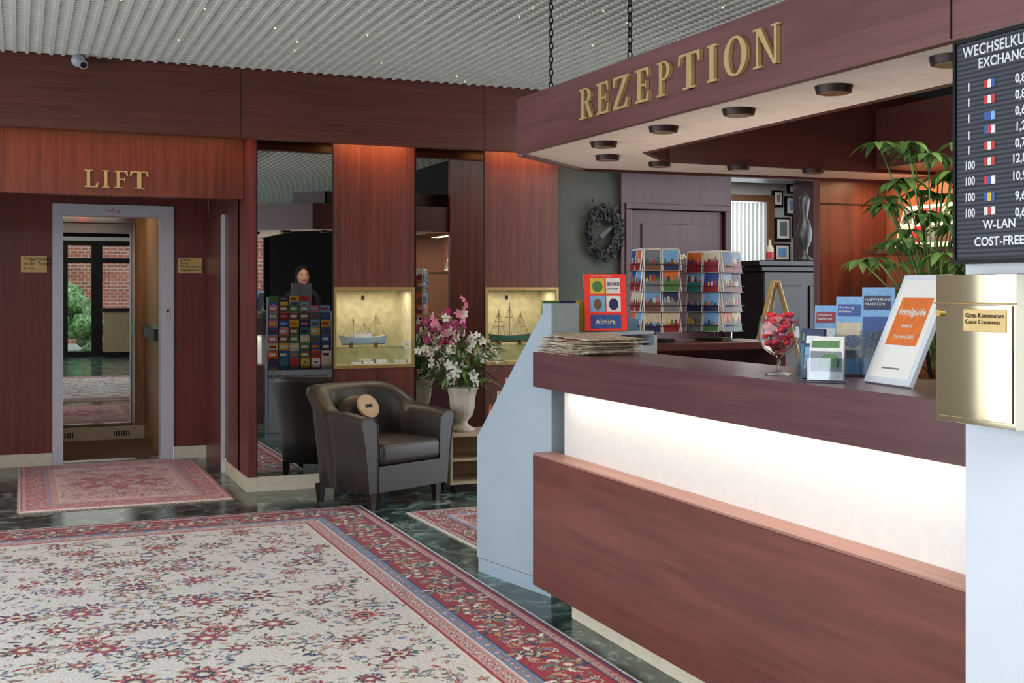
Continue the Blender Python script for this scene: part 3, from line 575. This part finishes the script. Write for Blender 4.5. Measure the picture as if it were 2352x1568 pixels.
holder('leaflet_holder',2.19,2.96,.06,.145,math.radians(-55),-.2,ink('navy'),ink('sky'),ink('white'))
holder('leaflet_holder',2.17,2.90,.10,.13,math.radians(-50),-.12,ink('white'),ink('grey'),ink('green'))
holder('leaflet_holder',2.38,3.16,.09,.22,math.radians(-50),-.16,ink('sky'),ink('white'),ink('crimson'),th=.03,twoline='Schönste\nStadttour')
holder('leaflet_holder',2.41,3.09,.09,.25,math.radians(-50),-.16,ink('sky'),ink('cream'),ink('blue'),th=.02,twoline='Hamburg\nerleben')
holder('leaflet_holder',2.46,3.02,.10,.28,math.radians(-45),-.16,ink('sky'),ink('blue'),ink('navy'),th=.03,twoline='HAFENRUND\nFAHRTEN')
T=Matrix.Translation((2.315,2.83,1.135))@Matrix.Rotation(math.radians(-98),4,'Z')@Matrix.Rotation(-.42,4,'X')
m=MB(); m.T=T; m.box(0,.235,0,.014,0,.345,WHITE); m.box(.018,.217,-.002,-.0001,.018,.327,PAPER); m.box(.04,.195,-.003,-.0021,.12,.27,colmat('award',(226,120,56)))
m.box(.07,.16,-.003,-.0021,.045,.05,ink('grey')); m.tube([(.117,.014,.25),(.117,.13,.075)],.006,BLACK,6)
aw=m.obj('award_sign',bevel=.001); Rt=T.to_3x3()@FY
text('award_text','hotelguide',T@Vector((.052,-.0035,.215)),.03,Rt,ink('white'),aw,bold=.0004); text('award_text','award',T@Vector((.09,-.0035,.175)),.02,Rt,ink('white'),aw); text('award_text','Top Hotel 2013',T@Vector((.068,-.0035,.142)),.015,Rt,ink('white'),aw)
# ---------------------------------------------------------------- foliage helpers
def leaf(mb,p,d,up,L,w,mat,droop=.3):
    d=d.normalized(); s_=d.cross(up)
    if s_.length<.01: s_=d.orthogonal()
    s_.normalize(); n=s_.cross(d)
    prof=[(0,.0,0),(.25,.35,.02),(.5,.5,0),(.75,.36,-.12),(1,.0,-.3)]
    L_=[];R_=[];Cc=[]
    for t,ww,dz in prof:
        c=p+d*L*t-up*L*droop*t*t; Cc.append(c); L_.append(c+s_*w*ww+n*w*.12*(ww>0)); R_.append(c-s_*w*ww+n*w*.12*(ww>0))
    vs=Cc+L_+R_; fs=[]
    for i in range(4): fs+= [(i,i+1,6+i,5+i),(i,10+i,11+i,i+1)]
    mb.add(vs,fs,mat,True)
def blossom(mb,c,r,n,mat,cm):
    n=n.normalized(); a=n.orthogonal().normalized(); b=n.cross(a)
    for k in range(5):
        t=k/5*6.283+random.random()*.3; d=a*math.cos(t)+b*math.sin(t); s_=n.cross(d)
        vs=[c,c+d*r*.55+s_*r*.36+n*r*.22,c+d*r*1.0+s_*r*.12+n*r*.1,c+d*r*1.0-s_*r*.12+n*r*.1,c+d*r*.55-s_*r*.36+n*r*.22]
        mb.add(vs,[(0,1,2,3,4)],mat,True)
    mb.ball(c+n*r*.12,r*.16,cm,n=6,m=4)
# ---------------------------------------------------------------- armchair
AC=Matrix.Translation((2.205,7.655,0))@Matrix.Rotation(math.radians(24.8),4,'Z')
m=MB(); m.T=AC
path=[]
for i in range(8): path.append((-.335,-.33+i*.05,-1,0))
for i in range(17):
    t=math.pi-math.pi*i/16; cc,ss=math.cos(t),math.sin(t); q=1/((abs(cc)**2.6+abs(ss)**2.6)**(1/2.6)); path.append((.335*cc*q,.02+.31*ss*q,cc,ss))
for i in range(8): path.append((.335,.02-i*.05,1,0))
N=len(path); prof_n=12; vs=[];fs=[]
for i,(x,y,nx,ny) in enumerate(path):
    back=max(0,min(1,(y+.02)/.3)); top=.62+.15*(back*back*(3-2*back))
    if y<-.15: top=.62-.02*((-.15-y)/.16)
    fl_=.03+.03*back
    sec=[(.015,.115),(.03,.3),(.04+fl_*.5,top-.12),(.05+fl_,top-.04),(.045+fl_,top-.012),(.02+fl_,top),(-.02+fl_*.6,top),(-.05+fl_*.4,top-.015),(-.06,top-.05),(-.065,.42),(-.065,.3),(-.06,.12)]
    for o,z in sec: vs.append((x+nx*o,y+ny*o,z))
for i in range(N-1):
    for k in range(prof_n): k2=(k+1)%prof_n; fs.append((i*prof_n+k,i*prof_n+k2,(i+1)*prof_n+k2,(i+1)*prof_n+k))
m.add(vs,fs,LEATHER,True)
m.add([vs[k] for k in range(prof_n)],[tuple(range(prof_n))],LEATHER); m.add([vs[(N-1)*prof_n+k] for k in range(prof_n)],[tuple(range(prof_n))],LEATHER)
for e in (0,N-1): m.tube([Vector(vs[e*prof_n+k])+Vector((0,-.002,0)) for k in range(prof_n)],.004,LEATHER,5,True)
m.box(-.27,.27,-.34,.24,.12,.285,LEATHER)
for sx_ in (-.285,.285):
    for sy_ in (-.28,.24): m.add([(sx_+a*q,sy_+b*q,z) for z,q in ((0,.016),(.12,.027)) for a,b in ((-1,-1),(1,-1),(1,1),(-1,1))],[(3,2,1,0),(4,5,6,7),(0,1,5,4),(1,2,6,5),(2,3,7,6),(3,0,4,7)],M('dark_leg',(34,24,20),.4))
ac=m.obj('armchair')
m=MB(); m.box(-.265,.265,-.355,.22,.287,.43,LEATHER); o=m.obj('seat_cushion',parent=ac,bevel=.04,seg=5); o.matrix_world=AC
for p in o.data.polygons: p.use_smooth=True
m=MB(); m.T=AC; Rc=Matrix.Rotation(-.5,3,'X')
m.ball((-.02,.16,.57),.2,LEATHER,sc=(.95,.3,.68),R=Rc)
c0=Vector((-.01,.085,.62)); nn=(Rc@Vector((0,-1,0)))
m.cyl(c0,c0+nn*.02,.085,.085,M('tan_leather',(200,168,128),.6),32); m.box(-.03,.03,-.0215,-.0202,-.012,.012,IRON,R=Matrix.Translation(c0)@Rc.to_4x4())
m.obj('round_cushion',parent=ac)
m=MB(); tx0,tx1,ty0,ty1=2.74,3.12,7.68,8.02
m.box(tx0,tx1,ty0,ty1,.39,.415,W_PINE); m.box(tx0,tx0+.02,ty0,ty1,.081,.389,W_PINE); m.box(tx1-.02,tx1,ty0,ty1,.081,.389,W_PINE); m.box(tx0,tx1,ty0,ty1,.06,.08,W_PINE); m.box(tx0+.021,tx1-.021,ty1-.02,ty1,.081,.389,W_PINE); m.box(tx0+.021,tx1-.021,ty0+.01,ty1-.021,.22,.235,W_PINE)
for a in (tx0+.04,tx1-.04):
    for b in (ty0+.04,ty1-.04): m.cyl((a-.01,b,.03),(a+.01,b,.03),.03,.03,BLACK,14); m.box(a-.008,a+.008,b-.008,b+.008,.03,.06,IRON)
m.obj('side_table',bevel=.002)
vx,vy=2.88,7.82
m=MB(); m.lathe([(0,0),(.085,0),(.088,.02),(.055,.035),(.035,.055),(.04,.075),(.07,.11),(.085,.16),(.092,.24),(.105,.29),(.118,.305),(.11,.31),(.09,.29),(.08,.2),(.06,.12),(0,.1)],(vx,vy,.416),M('urn_plaster',(196,186,172),.6),n=56,flute=.02); m.obj('urn_vase',recalc=False)
m=MB(); WP=M('petal_white',(226,222,206),.6,noise=.05); PK=M('petal_pink',(206,120,150),.6,noise=.1); MG=M('petal_magenta',(164,34,96),.6,noise=.1); YC=ink('yellow')
base=Vector((vx,vy,.735))
for i in range(30):
    an=random.uniform(0,6.283); left=i%5>=2
    sp=random.uniform(.08,.38); hh=random.uniform(.12,.46)
    if left: an=random.uniform(1.8,4.5); hh=random.uniform(.26,.60); sp=random.uniform(.1,.36)
    tip=base+Vector((math.cos(an)*sp,math.sin(an)*sp*.65,hh)); mid=base.lerp(tip,.55)+Vector((0,0,.08)); pts=[base,base.lerp(mid,.5)+Vector((0,0,.03)),mid,mid.lerp(tip,.5)+Vector((0,0,.02)),tip]
    m.tube(pts,.003,LEAF,5); mt=[WP,WP,MG,PK,MG][i%5]
    for k in range(5):
        f=k/4; p=mid.lerp(tip,f)+Vector((random.uniform(-.04,.04),random.uniform(-.035,.035),random.uniform(-.03,.04)))
        blossom(m,p,random.uniform(.024,.038),Vector((random.uniform(-1,1),random.uniform(-1.6,.3),random.uniform(-.2,.8))),mt if random.random()<.85 else WP,YC)
for i in range(280):
    an=random.uniform(0,6.283); r=random.uniform(.02,.26); p=base+Vector((math.cos(an)*r,math.sin(an)*r*.7,random.uniform(-.02,.34)))
    leaf(m,p,Vector((math.cos(an),math.sin(an),random.uniform(-.4,.8))),Vector((0,0,1)),random.uniform(.06,.13),random.uniform(.022,.04),LEAF)
for i in range(20):
    an=random.uniform(0,6.283); r=random.uniform(.05,.16); p=base+Vector((math.cos(an)*r,math.sin(an)*r*.8-.02,random.uniform(.02,.22))); blossom(m,p,.042,Vector((math.cos(an),math.sin(an)-.7,.4)),WP,ink('green'))
m.obj('flower_arrangement',recalc=False)
px_,py_=3.53,3.88
m=MB(); m.box(px_-.22,px_+.22,py_-.22,py_+.22,0,.82,W_SLAB)
for k in range(3): m.box(px_-.2,px_+.2,py_-.235,py_-.2205,.04+k*.26,.28+k*.26,W_DK)
m.obj('filing_cabinet',bevel=.003)
m=MB()
m.lathe([(0,0),(.10,0),(.13,.2),(.145,.21),(.13,.22),(.11,.2),(0,.19)],(px_,py_,.822),M('terracotta_pot',(120,66,48),.7),n=24)
LS=leafmat('schefflera_leaf',(50,88,40),(116,150,76))
for i in range(64):
    an=random.uniform(0,6.283); hh=random.uniform(.08,.93); sp=random.uniform(.06,.29)*(1.15-.35*hh); b0=Vector((px_,py_,1.0+hh*.4)); tip=Vector((px_+math.cos(an)*sp-.02,py_+math.sin(an)*sp,1.10+hh))
    m.tube([b0,b0.lerp(tip,.5)+Vector((0,0,.03)),tip],.0032,LS,5)
    for k in range(7):
        t=k/7*6.283+i; d=Vector((math.cos(t),math.sin(t),.15)); leaf(m,tip,d,Vector((0,0,1)),random.uniform(.09,.13),random.uniform(.034,.046),LS,droop=.6)
m.tube([(px_,py_,1.0),(px_+.01,py_,1.3),(px_-.01,py_+.01,1.6)],.011,M('stem_brown',(96,76,50),.8),7)
m.obj('potted_schefflera',recalc=False)
m=MB(); m.box(4.2,4.469,4.1,5.15,1.60,1.62,W_WALL)
for k in range(9):
    y_=4.15+k*.105; R=Matrix.Translation((4.38,y_,1.63))@Matrix.Rotation(.3,4,'Y'); m.box(-.012,0,0,.1,0,.24,random.choice([ink('cream'),ink('white')]),R=R); m.box(-.014,-.0121,.01,.09,.14,.22,random.choice([ink('red'),ink('crimson'),ink('grey')]),R=R); m.box(-.014,-.0121,.01,.09,.03,.12,random.choice([ink('grey'),ink('cream'),ink('red'),ink('brown')]),R=R)
m.obj('magazine_shelf')
area('shelf_glow_light',(4.3,4.6,2.01),.1,1.1,8,(1,.66,.36))
m=MB(); p=on_y(178,140,7.93); m.cyl((p.x,7.949,p.z+.05),(p.x,7.90,p.z+.05),.03,.03,WHITE); m.cyl((p.x,7.91,p.z+.05),(p.x,7.88,p.z),.012,.012,WHITE); m.ball((p.x,7.86,p.z-.01),.042,M('camera_grey',(160,165,175),.3)); m.cyl((p.x+.005,7.85,p.z-.02),(p.x+.03,7.78,p.z-.05),.028,.028,M('camera_grey',(0,0,0)),20); m.cyl((p.x+.03,7.78,p.z-.05),(p.x+.031,7.777,p.z-.052),.02,.02,BLACK,20)
m.obj('security_camera')
# ---------------------------------------------------------------- rugs
def srgb2lin(a): a=np.asarray(a,float)/255; return np.where(a<=.04045,a/12.92,((a+.055)/1.055)**2.4)
P=dict(cream=(222,218,213),red=(160,38,58),navy=(52,54,92),gold=(184,166,134),pink=(204,156,154),green=(104,126,102),blue=(116,138,174),dark=(60,30,40),lt=(230,225,216),brown=(132,98,86))
def rug(name,x0,y0,w,h,res,seed,style,rot=0,z=.012):
    rs=random.Random(seed); nx=int(w/res)+1; ny=int(h/res)+1
    img=np.zeros((ny,nx,3)); pc={k:srgb2lin(v) for k,v in P.items()}
    if style=='pink':
        for kk,vv in dict(cream=(244,214,210),red=(218,128,138),lt=(246,226,220),navy=(186,116,134),gold=(232,198,184),green=(206,174,172),blue=(196,172,190),brown=(206,152,148),pink=(238,190,188)).items(): pc[kk]=srgb2lin(vv)
    if style=='dark': pc['cream']=srgb2lin((150,60,66))
    X,Y=np.meshgrid(np.linspace(0,w,nx),np.linspace(0,h,ny))
    E=np.minimum(np.minimum(X,w-X),np.minimum(Y,h-Y)); img[:]=pc['cream']
    bw=.48 if style=='big' else .26
    k=bw/.46
    bands=[(0,.015,'lt'),(.015,.03,'navy'),(.03,.04,'red'),(.04,.075,'pink'),(.075,.085,'navy'),(.085,.30,'red'),(.30,.31,'navy'),(.31,.36,'blue'),(.36,.37,'lt'),(.37,.435,'pink'),(.435,.445,'red'),(.445,.46,'lt')]
    for a,b,c in bands: img[(E>=a*k)&(E<b*k)]=pc[c]
    def win(cx,cy,R):
        i0=max(0,int((cy-R)/res));i1=min(ny,int((cy+R)/res)+2);j0=max(0,int((cx-R)/res));j1=min(nx,int((cx+R)/res)+2)
        if i1<=i0 or j1<=j0: return None
        return (slice(i0,i1),slice(j0,j1))
    def flower(cx,cy,R,n,ang,c):
        s_=win(cx,cy,R)
        if s_ is None: return
        dx=X[s_]-cx;dy=Y[s_]-cy;r=np.hypot(dx,dy);t=np.arctan2(dy,dx)+ang; bd=R*(.76+.24*np.cos(n*t)); sub=img[s_]
        sub[r<bd]=pc[c[0]]; sub[r<bd*.80]=pc[c[1]]
        if R>.05: sub[r<bd*.62]=pc[c[0]]; sub[r<R*.46]=pc[c[2]]; sub[r<R*.30]=pc['gold']
        else: sub[r<R*.42]=pc[c[2]]
        sub[r<R*.2]=pc[c[3]]
    def disc(cx,cy,R,c):
        s_=win(cx,cy,R)
        if s_ is None: return
        sub=img[s_]; sub[np.hypot(X[s_]-cx,Y[s_]-cy)<R]=pc[c]
    def lf(cx,cy,L,W,ang,c):
        s_=win(cx,cy,L)
        if s_ is None: return
        dx=X[s_]-cx;dy=Y[s_]-cy;u=dx*math.cos(ang)+dy*math.sin(ang);v=-dx*math.sin(ang)+dy*math.cos(ang); sub=img[s_]
        sub[(np.abs(u)<L)&(np.abs(v-u*u*3)<W*(1-(u/L)**2))]=pc[c]
    def curl(cx,cy,R,ang,c,turns=1.3,sg=1):
        n=int(R*turns*6.28/.005)
        for i in range(n):
            f=i/n; r=R*(1-f*.85); t=ang+sg*f*turns*6.283; disc(cx+r*math.cos(t),cy+r*math.sin(t),.0033,c)
            if i%10==4: lf(cx+(r+.012)*math.cos(t),cy+(r+.012)*math.sin(t),.017,.0065,t+1,rs.choice(['green','red','blue','brown','navy','pink','navy']))
    fx0,fx1,fy0,fy1=bw,w-bw,bw,h-bw
    st=.36 if style=='big' else .24
    nxh=int((fx1-fx0)/2/st)+1; nyh=int((fy1-fy0)/st/.8)+1
    def sym(fn,cx,cy):
        for m_ in (0,1):
            xx=cx if m_==0 else w-cx
            if fx0+.02<xx<fx1-.02 and fy0+.02<cy<fy1-.02: fn(xx,cy,m_)
    for j in range(nyh+1):
        for i in range(nxh+1):
          for (ox,oy) in ((.12,.06),(-.1,.17)):
            cx=fx0+(i+.5*(j%2))*st+ox+rs.uniform(-.06,.06); cy=fy0+j*st*.8+oy+rs.uniform(-.07,.07); an=rs.uniform(0,6.28)
            c_=rs.choice(['green','brown','navy','blue','gold','green']); sg=rs.choice([-1,1]); R=rs.uniform(.05,.085)
            sym(lambda xx,yy,m_:curl(xx,yy,R,an if not m_ else math.pi-an,c_,1.2,sg if not m_ else -sg),cx,cy)
    A_=(fx1-fx0)*(fy1-fy0)
    for i in range(int(90*A_)):
        cx=rs.uniform(fx0,w/2);cy=rs.uniform(fy0,fy1);an=rs.uniform(0,6.28);c_=rs.choice(['green','red','blue','brown','gold','pink','navy','green']);L_=rs.uniform(.012,.034)
        sym(lambda xx,yy,m_:lf(xx,yy,L_,L_*.32,an if not m_ else math.pi-an,c_),cx,cy)
    for i in range(int(34*A_)):
        cx=rs.uniform(fx0,w/2);cy=rs.uniform(fy0,fy1);R=rs.uniform(.015,.030);c_=rs.choice([('navy','blue','lt','red'),('navy','pink','lt','gold'),('brown','gold','red','lt'),('dark','lt','red','gold'),('navy','pink','red','gold'),('green','lt','gold','red'),('navy','lt','blue','red')]); n=rs.choice([5,6,8])
        sym(lambda xx,yy,m_:flower(xx,yy,R,n,0,c_),cx,cy)
    for j in range(nyh+1):
        for i in range(nxh+1):
            cx=fx0+(i+.5*(j%2))*st+.02+rs.uniform(-.05,.05); cy=fy0+j*st*.8+.06+rs.uniform(-.08,.08); R=rs.choice([.07,.085,.055]) if style=='big' else .05; c_=rs.choice([('red','pink','navy','lt'),('navy','red','lt','red'),('red','lt','red','navy'),('dark','pink','red','lt'),('red','blue','red','lt')]); n=rs.choice([8,10])
            def big(xx,yy,m_):
                for q in range(n): a=q/n*6.283; lf(xx+math.cos(a)*R*.92,yy+math.sin(a)*R*.92,R*.26,R*.12,a,c_[0] if q%2 else 'green')
                flower(xx,yy,R,n,0,c_)
            sym(big,cx,cy)
    if style!='big':
        cx,cy=w/2,h/2; R=min(fx1-fx0,fy1-fy0)*.42; flower(cx,cy,R,8,0,('navy','red','lt','red')); flower(cx,cy,R*.55,12,0,('navy','pink','red','lt'))
        for i in range(60):
            a=rs.uniform(0,6.28);r=rs.uniform(.1,.9)*R*.75; flower(cx+r*math.cos(a),cy+r*math.sin(a),.02,6,0,('navy','lt','red','gold'))
    def edge(off,step,fn):
        o=off*k; st_=step
        for (ax,L_) in (('x',w),('y',h)):
            n=max(2,int((L_-2*o)/st_))
            for side in (0,1):
                for q in range(n+1):
                    s_=o+(L_-2*o)*q/n
                    if ax=='x': fn(s_,o if side==0 else h-o,q,0)
                    else: fn(o if side==0 else w-o,s_,q,1)
    for ph,cc in ((0,'gold'),(3.14,'green')):
        def vine(cx,cy,q,v):
            t=q*.25+ph; d=.075*k*math.sin(t); disc(cx+(d if v else 0),cy+(0 if v else d),.0055,cc)
            if q%6==0: lf(cx+(d*.6 if v else .01),cy+(.01 if v else d*.6),.024*k,.009*k,q*1.3,['gold','lt','blue','pink'][q//6%4])
        edge(.192,.008,vine)
    def bl(cx,cy,q,v):
        d=(.04 if q%2 else -.04)*k; x_=cx+(d if v else 0);y_=cy+(0 if v else d)
        for a in range(8): lf(x_+math.cos(a*.785+.5)*.062*k,y_+math.sin(a*.785+.5)*.062*k,.03*k,.011*k,a*.785+.9,['green','gold','lt','pink','navy','gold','green','lt'][(a+q)%8])
        flower(x_,y_,(.07 if q%2 else .058)*k,8 if q%2 else 6,0,('navy','gold','red','lt') if q%3 else ('dark','lt','navy','gold'))
        flower(x_-(d*2.6 if v else .0),y_-(0 if v else d*2.6),.024*k,5,0,('navy','lt','red','gold'))
    edge(.192,.15*k+.01,bl)
    edge(.335,.05,lambda cx,cy,q,v:flower(cx,cy,.019*k,5,0,('red','pink','lt','red') if q%2 else ('green','gold','red','lt')))
    edge(.0575,.045,lambda cx,cy,q,v:flower(cx,cy,.015*k,5,0,('red','lt','red','lt') if q%2 else ('navy','lt','red','lt')))
    edge(.402,.05,lambda cx,cy,q,v:flower(cx,cy,.024*k,6,0,('red','lt','red','lt') if q%2 else ('navy','gold','lt','red')))
    img*= (1+.10*np.random.randn(ny,nx,1)); img=np.clip(img,0,1)
    me=bpy.data.meshes.new(name); V=np.zeros((ny*nx,3)); V[:,0]=(X).ravel();V[:,1]=(Y).ravel();V[:,2]=z+.0008*np.random.randn(ny*nx)
    E_=E.ravel(); V[:,2]=np.where(E_<1e-6,0.001,V[:,2])
    ii=np.arange((ny-1)*(nx-1)); r_=ii//(nx-1); c_=ii%(nx-1); b0=r_*nx+c_; Fq=np.stack([b0,b0+1,b0+nx+1,b0+nx],1)
    me.vertices.add(len(V)); me.vertices.foreach_set('co',V.ravel()); me.loops.add(Fq.size); me.loops.foreach_set('vertex_index',Fq.ravel().astype(np.int32))
    me.polygons.add(len(Fq)); me.polygons.foreach_set('loop_start',(np.arange(len(Fq))*4).astype(np.int32)); me.update(calc_edges=True)
    at=me.color_attributes.new('Weave','FLOAT_COLOR','POINT'); col=np.ones((ny*nx,4)); col[:,:3]=img.reshape(-1,3); at.data.foreach_set('color',col.ravel())
    mt,nt,b=new(name+'_wool'); vc=nt.nodes.new('ShaderNodeVertexColor'); vc.layer_name='Weave'
    ns=nt.nodes.new('ShaderNodeTexNoise'); ns.inputs['Scale'].default_value=300; tc=nt.nodes.new('ShaderNodeTexCoord'); mx=nt.nodes.new('ShaderNodeMix'); mx.data_type='RGBA'; mx.blend_type='OVERLAY'; mx.inputs['Factor'].default_value=.3
    nt.links.new(tc.outputs['Object'],ns.inputs['Vector']); nt.links.new(vc.outputs['Color'],mx.inputs['A']); nt.links.new(ns.outputs['Fac'],mx.inputs['B']); nt.links.new(mx.outputs['Result'],b.inputs['Base Color'])
    b.inputs['Roughness'].default_value=.95; b.inputs['Sheen Weight'].default_value=.1; me.materials.append(mt)
    ob=bpy.data.objects.new(name,me); scene.collection.objects.link(ob); ob.location=(x0,y0,0); ob.rotation_euler[2]=rot
    fr=MB(); FR=M('fringe_cotton',(220,214,202),.9); xx=0
    while xx<w:
        for yy,sg in ((0,-1),(h,1)):
            L_=rs.uniform(.025,.05); dx=rs.uniform(-.012,.012); fr.add([(xx,yy,.006),(xx+.006,yy,.006),(xx+.005+dx,yy+sg*L_,.004),(xx+dx,yy+sg*L_,.004)],[(0,1,2,3)],FR)
        xx+=.009
    yy=0
    while yy<h:
        for x_,sg in ((0,-1),(w,1)): fr.add([(x_,yy,.008),(x_,yy+.03,.008),(x_+sg*rs.uniform(.006,.014),yy+.015,.003)],[(0,1,2)],FR)
        yy+=.02
    fr.obj('fringe',parent=ob,recalc=False)
    return ob
rug('oriental_rug',-1.06,2.9,3.10,4.55,.0045,3,'big')
rug('oriental_rug',-.02,8.04,1.34,2.04,.007,5,'pink')
rug('oriental_rug',2.28,5.98,1.66,1.12,.008,9,'dark',rot=math.radians(2))
# ---------------------------------------------------------------- receptionist
def person(loc,yaw):
    root=empty('receptionist',loc); root.rotation_euler[2]=yaw
    V=[(0,0,.95,.14),(0,0,1.08,.115),(0,.01,1.24,.13),(0,0,1.38,.10),(0,0,1.44,.055)]
    E=[(0,1),(1,2),(2,3),(3,4)]
    def ch(start,pts):
        i=start
        for p in pts: V.append(p); E.append((i,len(V)-1)); i=len(V)-1
    for s_ in (-1,1):
        ch(3,[(s_*.16,0,1.375,.062),(s_*.2,.0,1.25,.05),(s_*.225,.0,1.12,.042),(s_*.215,.12,1.05,.037),(s_*.2,.24,.98,.028)])
        ch(0,[(s_*.09,0,.86,.095),(s_*.1,.01,.68,.078),(s_*.1,.02,.5,.058),(s_*.1,0,.32,.052),(s_*.1,-.01,.1,.038)]); ch(len(V)-1,[(s_*.105,.06,.045,.035),(s_*.11,.15,.035,.03)])
    me=bpy.data.meshes.new('body'); me.from_pydata([v[:3] for v in V],E,[]); ob=bpy.data.objects.new('body',me); scene.collection.objects.link(ob); ob.parent=root
    md=ob.modifiers.new('skin','SKIN'); md.use_smooth_shade=True
    for i,v in enumerate(V): me.skin_vertices[0].data[i].radius=(v[3],v[3]*.85)
    me.skin_vertices[0].data[0].use_root=True; sb=ob.modifiers.new('s','SUBSURF'); sb.levels=2; sb.render_levels=2
    me.materials.append(M('navy_jacket',(34,34,46),.8))
    SK=M('skin',(206,150,124),.5,noise=.04); HR=M('dark_hair',(28,20,18),.5)
    m=MB(); m.cyl((0,0,1.42),(0,.01,1.53),.05,.047,SK,16)
    m.ball((0,.02,1.585),.1,SK,sc=(.76,.92,1.12),n=24,m=16); m.ball((0,.112,1.57),.016,SK,sc=(.8,1,1.4)); m.ball((0,.095,1.5),.03,SK,sc=(1,.6,.6))
    for s_ in (-1,1):
        m.ball((s_*.031,.098,1.597),.012,ink('white'),sc=(1.2,.6,.7)); m.ball((s_*.031,.105,1.597),.0055,IRON); m.ball((s_*.031,.104,1.617),.014,HR,sc=(1.2,.3,.25)); m.ball((s_*.077,.01,1.58),.02,SK,sc=(.35,.8,1.3))
    m.ball((0,.106,1.537),.02,M('lips',(160,70,70),.4),sc=(1,.3,.3))
    m.obj('head',parent=root)
    m=MB(); m.ball((0,-.012,1.62),.108,HR,sc=(.84,.93,.98),n=24,m=14); m.ball((0,-.055,1.52),.09,HR,sc=(.98,.6,1.5),n=20,m=12)
    for s_ in (-1,1): m.ball((s_*.074,.01,1.53),.045,HR,sc=(.45,.9,2.0),n=14,m=10)
    m.obj('hair',parent=root)
    for s_ in (-1,1):
        m=MB(); w=Vector((s_*.2,.25,.975)); pc_=w+Vector((0,.05,-.02)); m.ball(pc_,.045,SK,sc=(.85,1.1,.38)); m.cyl(w+Vector((0,-.02,.005)),pc_,.024,.028,SK,12)
        for k,(dx,L_) in enumerate(((-.028,.066),(-.01,.076),(.009,.07),(.027,.055))):
            p=pc_+Vector((dx,.035,0)); m.tube([p,p+Vector((dx*.2,L_*.5,.006)),p+Vector((dx*.3,L_*.8,-.006)),p+Vector((dx*.3,L_,-.02))],[.0095,.009,.008,.006],SK,8)
        p=pc_+Vector((-s_*.03,-.01,0)); m.tube([p,p+Vector((-s_*.025,.02,-.004)),p+Vector((-s_*.03,.045,-.01))],[.012,.01,.007],SK,8)
        m.obj('hand',parent=root)
person((3.2,2.2,0),0)
# ---------------------------------------------------------------- lights / world
w=bpy.data.worlds.new('world'); scene.world=w; w.use_nodes=True; bg=w.node_tree.nodes['Background']; bg.inputs[0].default_value=(.86,.93,1.0,1); bg.inputs[1].default_value=4.8
for nm,loc,sx,sy,rot in (('window_portal_left',(-3.18,2.4,1.52),2.35,10.0,(0,math.radians(-90),0)),('window_portal_front',(.45,-3.42,1.25),6.9,2.4,(math.radians(90),0,0))):
    o=area(nm,loc,sx,sy,1,(1,1,1),rot=rot); o.data.cycles.is_portal=True
area('lobby_fill_light',(.2,.1,2.87),3.4,2.6,90,(1,.96,.90))  # unseen overhead lamp added to brighten the lobby
area('reception_fill_light',(3.35,3.1,2.22),.9,1.0,13,(1,.92,.82))  # added lamp tucked inside the canopy opening, fills the reception area
area('soffit_fill_light',(2.78,3.7,.80),.3,1.6,9,(1,.89,.78),rot=(math.pi,0,0))  # added upward lamp hidden behind the counter, brightens the canopy soffit
area('lounge_fill_light',(4.9,6.6,2.87),1.6,1.2,32,(1,.94,.88))  # added lamp out of view, lifts the area behind the reception
OR=(1,.46,.17)
area('band_cove_light_lift',(-.4,8.22,2.5),3.7,.05,7,OR); area('band_cove_light_panel',(2.37,8.2,2.5),.56,.04,2.6,OR); area('band_cove_light_panel2',(3.54,8.2,2.5),.56,.04,2.6,OR)
scene.view_settings.view_transform='Standard'; scene.view_settings.look='None'; scene.view_settings.exposure=0.12
